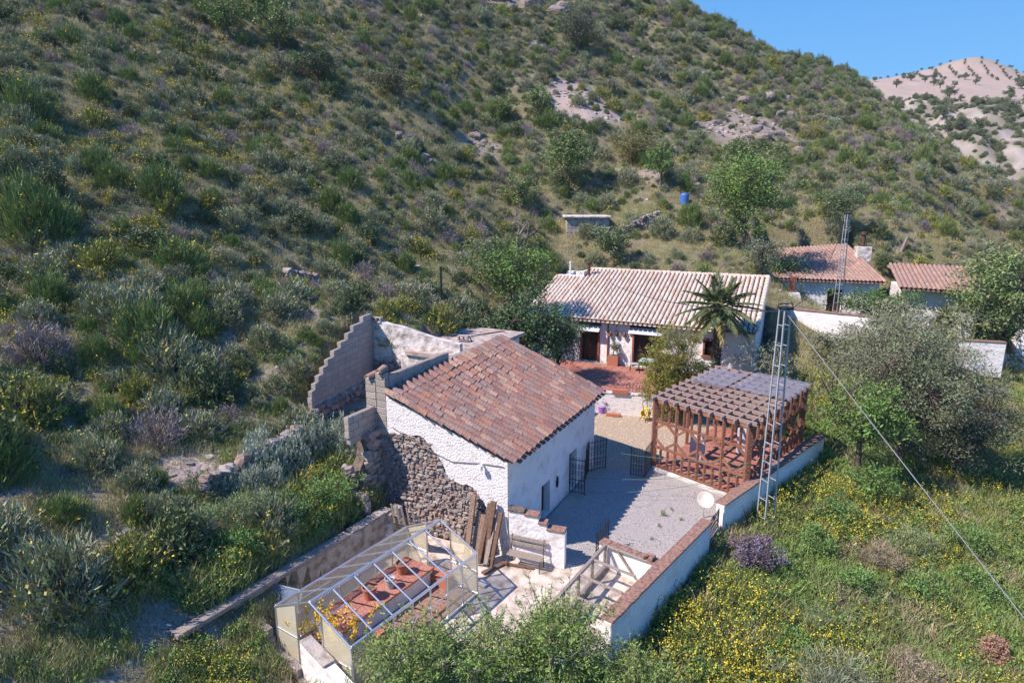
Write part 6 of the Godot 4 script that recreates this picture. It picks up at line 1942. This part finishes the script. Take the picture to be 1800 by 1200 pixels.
func trees() -> void:
	var almond := Color(0.10, 0.15, 0.045)
	var olive := Color(0.125, 0.145, 0.08)
	var fresh := Color(0.09, 0.155, 0.035)
	# foreground almonds
	var fo := {h = 3.5, cr = Vector3(1.4, 1.25, 0.95), cy = 2.15, clumps = 150, leaves = 90, twigs = 5, ll = 0.085, lw = 0.024, dens = 3.4, col = Color(0.135, 0.195, 0.045), rad = 0.22, tr = 0.07, limbs = 7, bark = M.bark_pale, shoots = 60}
	var fp := [[-1.75, -10.1, 1.05, "leafy almond tree before the greenhouse's right side at the bottom edge"], [-0.35, -10.2, 1.0, "leafy almond tree in the middle of the bottom edge"], [0.85, -10.5, 1.1, "leafy almond tree at the bottom edge beside the cold frame"], [2.25, -10.0, 0.85, "low almond tree at the bottom edge right of the courtyard wall's end"], [-2.8, -9.4, 0.75, "small almond bush at the bottom edge before the greenhouse's near corner"]]
	for i in fp.size():
		var q = fp[i]
		fo = fo.duplicate(); fo.cr = Vector3(1.05, 0.92, 0.9) * float(q[2]); fo.h = 2.9 * q[2]; fo.cy = 2.0 * q[2]; fo.clumps = int(120 * q[2])
		tree("almond_tree", q[3], "tree", Vector3(q[0], -1.25, q[1]), 801 + i, fo)
	# around the houses
	tree("fig_tree", "dark glossy fig tree between the flat roof and the long house", "tree", Vector3(0.5, 1.3, -27.9), 810, {h = 3.9, cr = Vector3(2.6, 1.6, 1.6), cy = 2.4, dens = 3.4, clumps = 180, leaves = 44, ll = 0.16, lw = 0.11, col = Color(0.055, 0.095, 0.035), rad = 0.2, tr = 0.12, up = 0.2})
	tree("carob_tree", "dense dark tree standing against the long house's left end", "tree", gp(2.2, -29.6), 811, {h = 3.3, cr = Vector3(1.2, 1.5, 1.2), cy = 2.2, clumps = 100, leaves = 44, ll = 0.13, lw = 0.075, col = Color(0.05, 0.09, 0.03), rad = 0.24, tr = 0.1})
	tree("bright_tree", "bright green round tree above the fig tree", "tree", gp(-0.1, -32.6), 812, {h = 4.0, cr = Vector3(2.3, 1.6, 1.7), cy = 2.4, dens = 3.0, clumps = 150, leaves = 44, ll = 0.1, lw = 0.05, col = fresh, rad = 0.22, tr = 0.1})
	tree("golden_conifer", "golden-green feathery bush between terrace and pergola", "bush", Vector3(6.75, -0.05, -25.9), 813, {h = 3.9, cr = Vector3(1.3, 2.2, 1.2), cy = 2.15, clumps = 300, leaves = 80, ll = 0.11, lw = 0.022, dens = 5.0, col = Color(0.155, 0.15, 0.03), rad = 0.16, tr = 0.08, up = 0.9})
	tree("dark_bush", "dark green bush behind the golden feathery bush", "bush", gp(8.8, -27.6), 814, {h = 2.2, cr = Vector3(1.0, 1.0, 0.9), cy = 1.1, clumps = 80, leaves = 44, ll = 0.08, lw = 0.03, col = Color(0.05, 0.075, 0.035), rad = 0.24, tr = 0.08})
	palm("fan-shaped palm tree with rough trunk before the long house", Vector3(9.45, 1.2, -28.6))
	tree("grey_shrub_tree", "sparse grey-green shrub behind the pergola's far corner", "tree", gp(11.6, -27.4), 815, {h = 2.9, cr = Vector3(1.7, 1.3, 1.2), cy = 1.7, clumps = 70, leaves = 36, ll = 0.06, lw = 0.014, col = Color(0.15, 0.165, 0.105), rad = 0.26, tr = 0.06, bark = M.bark_pale})
	tree("grey_shrub_tree", "sparse thin-leaved tree right of the near lattice pole's top", "tree", gp(13.3, -25.0), 816, {h = 4.0, cr = Vector3(1.7, 1.7, 1.2), cy = 2.5, clumps = 42, leaves = 26, ll = 0.06, lw = 0.014, col = Color(0.15, 0.17, 0.10), rad = 0.22, tr = 0.07, twigs = 6})
	tree("olive_tree", "large grey olive tree above the right bank", "tree", gp(14.9, -23.0), 917, {h = 6.3, cr = Vector3(2.9, 2.7, 2.4), cy = 3.6, clumps = 320, leaves = 100, ll = 0.085, lw = 0.02, col = olive, rad = 0.19, tr = 0.16})
	tree("olive_tree", "dark lower olive tree to the right of the large one", "tree", gp(17.0, -22.6), 818, {h = 4.9, cr = Vector3(2.2, 2.3, 2.0), cy = 2.6, clumps = 190, leaves = 90, ll = 0.085, lw = 0.02, col = Color(0.095, 0.11, 0.07), rad = 0.2, tr = 0.14})
	tree("olive_tree", "greyish olive tree behind the sparse thin-leaved tree", "tree", gp(16.6, -27.0), 819, {h = 3.6, cr = Vector3(2.9, 2.3, 1.9), cy = 3.3, clumps = 220, leaves = 50, ll = 0.085, lw = 0.02, col = Color(0.14, 0.15, 0.095), rad = 0.2, tr = 0.13})
	tree("almond_tree", "bright leafy almond tree overhanging the long white wall", "tree", gp(12.3, -21.2), 820, {h = 4.0, cr = Vector3(1.75, 1.35, 1.4), cy = 2.6, clumps = 95, leaves = 46, ll = 0.13, lw = 0.05, col = fresh, rad = 0.22, tr = 0.1, twigs = 4})
	tree("low_shrub", "green shrub under the almond tree at the long white wall", "shrub", gp(12.2, -20.0), 821, {h = 1.5, cr = Vector3(1.2, 0.75, 0.9), cy = 0.75, clumps = 70, leaves = 40, ll = 0.1, lw = 0.04, col = fresh, rad = 0.24, tr = 0.05})
	tree("lilac_bush", "purple-flowered bush at the end of the long white wall", "bush", gp(6.55, -15.6), 822, {h = 1.35, cr = Vector3(0.72, 0.62, 0.65), cy = 0.8, clumps = 90, leaves = 40, ll = 0.06, lw = 0.03, col = Color(0.125, 0.095, 0.13), cvar = 0.45, lvar = 0.35, rad = 0.24, tr = 0.04})
	tree("young_fig", "broad-leaved young fig on the bottom right bank", "shrub", gp(5.0, -10.6), 823, {h = 1.3, cr = Vector3(1.1, 0.6, 0.7), cy = 0.8, clumps = 60, leaves = 26, ll = 0.16, lw = 0.12, col = Color(0.09, 0.14, 0.05), rad = 0.26, tr = 0.05})
	tree("grey_broom", "wispy grey-green broom in the middle of the right bank", "shrub", gp(6.9, -11.6), 824, {h = 1.4, cr = Vector3(1.2, 0.7, 0.9), cy = 0.75, clumps = 60, leaves = 60, ll = 0.13, lw = 0.008, col = Color(0.16, 0.18, 0.11), rad = 0.3, tr = 0.04, up = 1.0})
	tree("rusty_shrub", "rusty brown dry shrub crossed by the guy wire", "shrub", gp(11.9, -13.6), 825, {h = 0.9, cr = Vector3(0.5, 0.4, 0.4), cy = 0.5, clumps = 40, leaves = 36, ll = 0.06, lw = 0.02, col = Color(0.26, 0.14, 0.10), rad = 0.26, tr = 0.03})
	rg.seed = 890
	var bank := [["feathery grey-green bush", Color(0.15, 0.19, 0.09), 0.012, 0.12], ["leafy green bush", Color(0.10, 0.17, 0.045), 0.045, 0.1], ["brownish dry bush", Color(0.22, 0.175, 0.12), 0.01, 0.1]]
	var bp := [[9.3, -15.4, 1, 0.9, "below the near lattice pole"], [10.6, -16.6, 2, 1.0, "right of the near lattice pole"], [12.2, -17.4, 0, 1.1, "above the guy wire"], [14.3, -18.2, 1, 1.3, "in the shade of the olive trees"], [9.2, -12.6, 2, 1.0, "left of the guy wire in mid bank"], [8.3, -10.3, 1, 0.9, "at the bottom edge of the bank"], [12.6, -11.6, 0, 1.0, "right of the guy wire's lower end"], [14.5, -14.3, 1, 1.1, "right of the guy wire in mid bank"], [17.2, -16.8, 0, 1.3, "at the right edge in mid bank"], [4.2, -11.9, 1, 0.7, "at the foot of the near courtyard wall"], [3.6, -10.2, 2, 0.8, "left of the young fig at the bottom"], [16.0, -12.6, 2, 1.0, "near the bottom right corner"], [10.6, -9.6, 1, 0.9, "beside the bottom end of the guy wire"], [19.5, -20.5, 0, 1.2, "between olive tree and meadow"], [7.6, -14.0, 0, 0.8, "right of the purple-flowered bush"], [8.9, -17.0, 1, 1.0, "behind the near lattice pole's foot"], [10.3, -18.4, 1, 1.1, "at the long white wall before the almond tree"], [11.4, -15.6, 1, 1.0, "just above the rusty shrub"], [13.4, -16.2, 1, 1.2, "upslope of the guy wire's middle"], [6.4, -12.9, 1, 0.9, "below the purple-flowered bush"], [7.4, -9.6, 1, 0.9, "at the bottom edge right of the young fig"], [12.0, -9.8, 1, 1.0, "at the bottom edge under the guy wire"], [15.8, -16.4, 1, 1.2, "under the dark lower olive tree"], [18.6, -19.0, 1, 1.3, "right of the olive trees at the right edge"], [21.5, -24.5, 1, 1.2, "at the meadow's near corner"], [-6.2, -12.9, 1, 0.8, "just left of the retaining wall's middle"], [-5.6, -14.3, 1, 1.0, "left of the retaining wall before the pen wall"], [-5.0, -15.3, 1, 1.0, "between pen wall and retaining wall"], [-6.4, -14.0, 0, 1.0, "uphill of the retaining wall's middle"], [-4.7, -16.2, 1, 0.8, "at the corner below the pen wall"], [-7.2, -13.3, 0, 0.8, "uphill of the timber beam"]]
	for i in bp.size():
		var q = bp[i]
		var k = bank[q[2]]
		tree("bank_bush", "%s %s" % [k[0], q[4]], "bush", gp(q[0], q[1]), 891 + i, {h = q[3] * 1.1, cr = Vector3(q[3] * 0.75, q[3] * 0.5, q[3] * 0.7), cy = q[3] * 0.5, clumps = 46, leaves = 60, ll = k[3], lw = k[2], col = k[1], rad = 0.3, tr = 0.03, up = 0.7, dens = 2.0})
	# right-hand neighbours' greenery
	tree("street_tree", "tall light-leaved tree at the right edge beside the road", "tree", gp(29.2, -37.0), 826, {h = 7.6, cr = Vector3(3.9, 3.5, 2.6), cy = 4.4, clumps = 250, leaves = 50, ll = 0.13, lw = 0.05, dens = 2.8, col = Color(0.12, 0.17, 0.06), rad = 0.19, tr = 0.16, droop = 0.3})
	tree("hedge_bush", "dark hedge bush above the curved planter wall", "bush", gp(29.8, -40.6), 827, {h = 2.8, cr = Vector3(2.6, 1.3, 1.2), cy = 1.5, clumps = 110, leaves = 46, ll = 0.11, lw = 0.05, col = Color(0.055, 0.085, 0.035), rad = 0.24, tr = 0.1})
	tree("grape_vine", "spreading green vine over the red-roofed house's porch", "vine", gp(21.5, -36.9), 828, {h = 3.0, cr = Vector3(3.0, 1.2, 1.4), cy = 2.1, clumps = 130, leaves = 46, ll = 0.14, lw = 0.09, col = Color(0.07, 0.12, 0.03), rad = 0.2, tr = 0.08})
	tree("hedge_bush", "green hedge bush before the white wall right of the olives", "bush", gp(22.6, -33.8), 830, {h = 2.8, cr = Vector3(2.4, 1.3, 1.2), cy = 1.5, clumps = 110, leaves = 46, ll = 0.1, lw = 0.04, col = Color(0.09, 0.125, 0.05), rad = 0.24, tr = 0.1})
	tree("hedge_bush", "greyish hedge bush below the white boundary wall", "bush", gp(17.2, -31.6), 831, {h = 2.4, cr = Vector3(2.2, 1.1, 1.1), cy = 1.3, clumps = 100, leaves = 46, ll = 0.08, lw = 0.02, col = Color(0.13, 0.145, 0.085), rad = 0.24, tr = 0.1})
	var yu := thing("yucca", "spiky yucca with yellowish leaves by the white balustrade", "yucca", gp(25.6, -37.2))
	rg.seed = 829
	var mb := MB.new(); mb.tube([Vector3(0, -0.2, 0), Vector3(0.1, 1.4, 0)], [0.12, 0.1], 8); part(yu, "trunk", mb, M.bark)
	mb = MB.new()
	for i in 420:
		var dd := (rdir() + Vector3.UP * 0.25).normalized()
		mb.col = jcol(Color(0.12, 0.14, 0.05) if dd.y > -0.1 else Color(0.32, 0.25, 0.09), 0.3)
		leaf(mb, Vector3(0.1, 1.7 + jit(0.35), 0), dd, rg.randf_range(0.7, 1.0), 0.06)
	part(yu, "leaves", mb, M.leaf)
	# hillside trees
	var hs := [
		["almond_tree", "lone leafy almond tree on the terrace above the cistern", 4.3, -49.8, 5.4, 2.2, almond, 0.10, 0.045, 110],
		["almond_tree", "small dark-trunked almond right of centre below the scree", 2.4, -62.0, 3.6, 1.4, almond, 0.10, 0.04, 40],
		["almond_tree", "small almond left of the dark-trunked one below the scree", -0.5, -62.0, 3.1, 1.1, almond, 0.10, 0.04, 32],
		["bushy_tree", "large bright green bushy tree beside the blue barrel", 15.0, -41.6, 6.6, 3.0, Color(0.10, 0.17, 0.04), 0.13, 0.06, 260],
		["bushy_tree", "smaller green bushy tree right of the large bright one", 18.0, -42.0, 4.2, 2.0, Color(0.09, 0.14, 0.045), 0.11, 0.05, 80],
		["bushy_tree", "green bushy tree higher up above the large bright one", 19.6, -56.7, 3.6, 1.7, Color(0.085, 0.12, 0.045), 0.12, 0.05, 70],
		["almond_tree", "slender green tree left of the blue barrel", 11.2, -49.3, 3.6, 1.3, fresh, 0.10, 0.045, 50],
		["round_bush", "broad olive-brown round bush on the slope above the long house", 10.0, -55.1, 2.9, 2.3, Color(0.15, 0.14, 0.05), 0.08, 0.02, 120],
		["wild_olive", "big round grey wild olive high on the middle slope", 7.6, -79.6, 5.4, 2.7, Color(0.085, 0.10, 0.065), 0.11, 0.035, 150],
		["almond_tree", "leftmost of the bright green trees near the top edge", -21.8, -52.7, 3.2, 1.9, Color(0.105, 0.155, 0.045), 0.1, 0.045, 70],
		["almond_tree", "bright green tree in the middle at the top edge", -20.6, -56.4, 3.0, 1.5, fresh, 0.1, 0.045, 50],
		["almond_tree", "rightmost of the bright green trees near the top edge", -18.0, -53.0, 3.6, 1.8, Color(0.11, 0.155, 0.05), 0.1, 0.04, 55],
		["wild_olive", "dark bushy wild olive below the top-edge trees", -14.3, -50.0, 2.7, 1.8, Color(0.06, 0.075, 0.035), 0.08, 0.035, 80],
		["wild_olive", "dark bushy wild olive on the upper slope right of the twisted dead tree", -9.4, -53.2, 2.8, 1.7, Color(0.075, 0.085, 0.04), 0.08, 0.035, 70],
		["bushy_tree", "grey-green leafy tree beside the cistern wall", 6.5, -40.9, 2.9, 1.3, Color(0.10, 0.14, 0.065), 0.09, 0.05, 70],
		["wild_olive", "round grey olive bush at the red-roofed house's left corner", 14.9, -38.0, 2.6, 1.3, Color(0.115, 0.135, 0.085), 0.07, 0.02, 80],
		["almond_tree", "pale green almond on the slope left of the lone almond", 0.6, -47.0, 2.7, 1.5, Color(0.12, 0.16, 0.06), 0.09, 0.035, 45],
		["wild_olive", "dark shrubby olive tree at the far right slope's foot", 24.0, -47.5, 3.2, 1.9, Color(0.085, 0.12, 0.05), 0.1, 0.04, 100]]
	for i in hs.size():
		var q = hs[i]
		tree(q[0], q[1], "tree", gp(q[2], q[3]), 840 + i, {h = q[4], cr = Vector3(q[5], minf(q[4] * 0.42, q[5] * 0.95), q[5] * 0.9), cy = q[4] * 0.58, clumps = q[9], leaves = 40, ll = q[7] * 1.5, lw = q[8] * 1.5, col = q[6], rad = 0.24, tr = 0.09})
	dead_tree("bare_tree", "bare grey twiggy tree left of the cistern", gp(0.3, -40.0), 861, 3.6, 0.75, M.bark_pale)
	dead_tree("bare_tree", "black twisted dead tree on the upper left slope", gp(-16.4, -49.3), 862, 2.2, 0.8, M.bark)
	dead_tree("bare_tree", "bare dark shrub skeleton left of the bare twiggy tree", gp(-1.9, -38.5), 863, 2.4, 0.9, M.bark_pale)
	# greenhouse flowers
	var gf := herb_mesh(870, Color(0.12, 0.14, 0.05), Color(0.78, 0.50, 0.03), 26, 0.75, 90, 0.06, 0.02)
	rg.seed = 871
	for q in [[0.45, 0.55], [0.7, 0.9], [0.4, 1.05], [0.85, 1.35], [0.55, 1.5], [0.75, 0.6]]:
		var o := part(self, numbered("yellow_flower_plant"), gf)
		o.transform = xf(GO + hdir(HG) * q[0] + hdir(HG + 90.0) * q[1], Vector3(1.1, 1.1, 1.1))
		tag(o, "orange-yellow flowering plant inside the near end of the greenhouse", "plant", "flowering plants in the greenhouse")
	# orchard on the far hill and trees of the tilled field
	var small := tree_meshes(880, {h = 4.0, cr = Vector3(2.0, 1.5, 2.0), cy = 2.4, clumps = 26, leaves = 40, ll = 0.5, lw = 0.3, col = Color(0.09, 0.11, 0.055), rad = 0.34, tr = 0.2})
	rg.seed = 881
	var proto: Node3D = null
	var far := []
	for r in 10:
		for c in 11:
			far.append([150.0 + c * 6.2 + r * 2.2 + jit(0.7), -256.0 - r * 4.4 + c * 0.6 + jit(0.7), 0.34, "in the rows of the orchard on the far conical hill"])
	for q in 26: far.append([rg.randf_range(105, 175), rg.randf_range(-250, -205), rg.randf_range(0.45, 0.8), "scattered over the pink tilled field"])
	for q in 26: far.append([rg.randf_range(85, 135), rg.randf_range(-190, -135), rg.randf_range(0.4, 0.9), "on the pale badlands below the tilled field"])
	for q in 22: far.append([118.0 + q * 3.6 + jit(1.0), -289.0 - q * 0.6 + jit(1.0), 0.35, "along the far skyline left of the conical hill"])
	for q in far:
		var p := gp(q[0], q[1], 0.1)
		if not seen(p, 0.02): continue
		if proto == null:
			proto = thing("orchard_tree", "", "tree", p)
			part(proto, "trunk", small[0], M.bark); part(proto, "crown", small[1])
		else:
			var cp: Node3D = proto.duplicate(); cp.name = numbered("orchard_tree"); add_child(cp); cp.position = p
			proto = cp
		proto.scale = Vector3.ONE * q[2]
		proto.rotation.y = rg.randf() * TAU
		tag(proto, "small dark tree " + q[3], "tree", "small trees " + q[3])

# ---------------------------------------------------------------- main
func _ready() -> void:
	var cam := Camera3D.new()
	cam.name = "camera"
	cam.position = CAM
	cam.rotation_degrees = Vector3(PITCH, 0, 0)
	cam.fov = 56.36
	cam.near = 0.1
	cam.far = 2000.0
	add_child(cam)
	cam.current = true
	cam_inv = cam.transform.affine_inverse()
	var sky := ProceduralSkyMaterial.new()
	sky.sky_top_color = Color(0.13, 0.42, 0.76)
	sky.sky_horizon_color = Color(0.50, 0.74, 0.91)
	sky.sky_curve = 0.22
	sky.energy_multiplier = 0.95
	sky.ground_horizon_color = Color(0.45, 0.42, 0.38)
	sky.ground_bottom_color = Color(0.25, 0.22, 0.18)
	sky.sun_angle_max = 1.0
	var env := Environment.new()
	env.background_mode = Environment.BG_SKY
	env.sky = Sky.new()
	env.sky.sky_material = sky
	env.tonemap_mode = Environment.TONE_MAPPER_LINEAR
	env.tonemap_exposure = 1.5
	env.fog_enabled = true
	env.fog_density = 0.00022
	env.fog_light_color = Color(0.72, 0.80, 0.90)
	env.sdfgi_enabled = true
	env.ssao_enabled = true
	env.ssil_enabled = true
	var we := WorldEnvironment.new()
	we.name = "environment"
	we.environment = env
	add_child(we)
	var sun := DirectionalLight3D.new()
	sun.name = "sun"
	sun.light_energy = 1.58
	sun.light_color = Color(1.0, 0.94, 0.90)
	sun.light_angular_distance = 0.5
	sun.shadow_enabled = true
	add_child(sun)
	var to := hdir(-109.0) * cos(deg_to_rad(48.0)) + Vector3.UP * sin(deg_to_rad(48.0))
	sun.look_at_from_position(to * 50.0, Vector3.ZERO)
	nz.seed = 17; nz.frequency = 0.09; nz.fractal_octaves = 3
	nz2.seed = 23; nz2.frequency = 0.55; nz2.fractal_octaves = 3
	pads = [[PackedVector2Array([Vector2(-5.35, -11.95), Vector2(-3.5, -9.9), Vector2(-2.0, -9.8), Vector2(2.05, -11.6), Vector2(5.5, -16.0), Vector2(6.2, -16.9), Vector2(11.6, -22.4), Vector2(9.4, -26.2), Vector2(3.2, -27.4), Vector2(1.3, -24.4), Vector2(-0.6, -23.2), Vector2(-3.6, -17.2), Vector2(-4.0, -16.3)]), -0.3],
		[PackedVector2Array([Vector2(1.2, -28.0), Vector2(2.4, -27.3), Vector2(6.2, -26.2), Vector2(8.6, -26.8), Vector2(12.2, -29.2), Vector2(14.2, -34.6), Vector2(3.4, -38.6), Vector2(0.0, -34.0)]), 0.75],
		[PackedVector2Array([Vector2(4.0, -28.3), Vector2(-1.0, -28.0), Vector2(-3.6, -24.0), Vector2(-0.5, -23.2), Vector2(1.5, -24.4)]), 3.4],
		[PackedVector2Array([Vector2(15.6, -39.6), Vector2(16.6, -47.0), Vector2(24.3, -46.8), Vector2(29.4, -43.4), Vector2(29.0, -38.6), Vector2(24.0, -38.0)]), 2.1],
		[PackedVector2Array([Vector2(-7.0, -19.6), Vector2(-5.8, -24.0), Vector2(-1.7, -22.4), Vector2(-3.6, -17.6), Vector2(-4.6, -18.3)]), 2.35]]
	materials()
	shared_meshes()
	build_terrain()
	outbuilding()
	yard()
	greenhouse()
	pergola()
	long_house()
	neighbours()
	rocks()
	trees()
	shrubs()
	ground_cover()
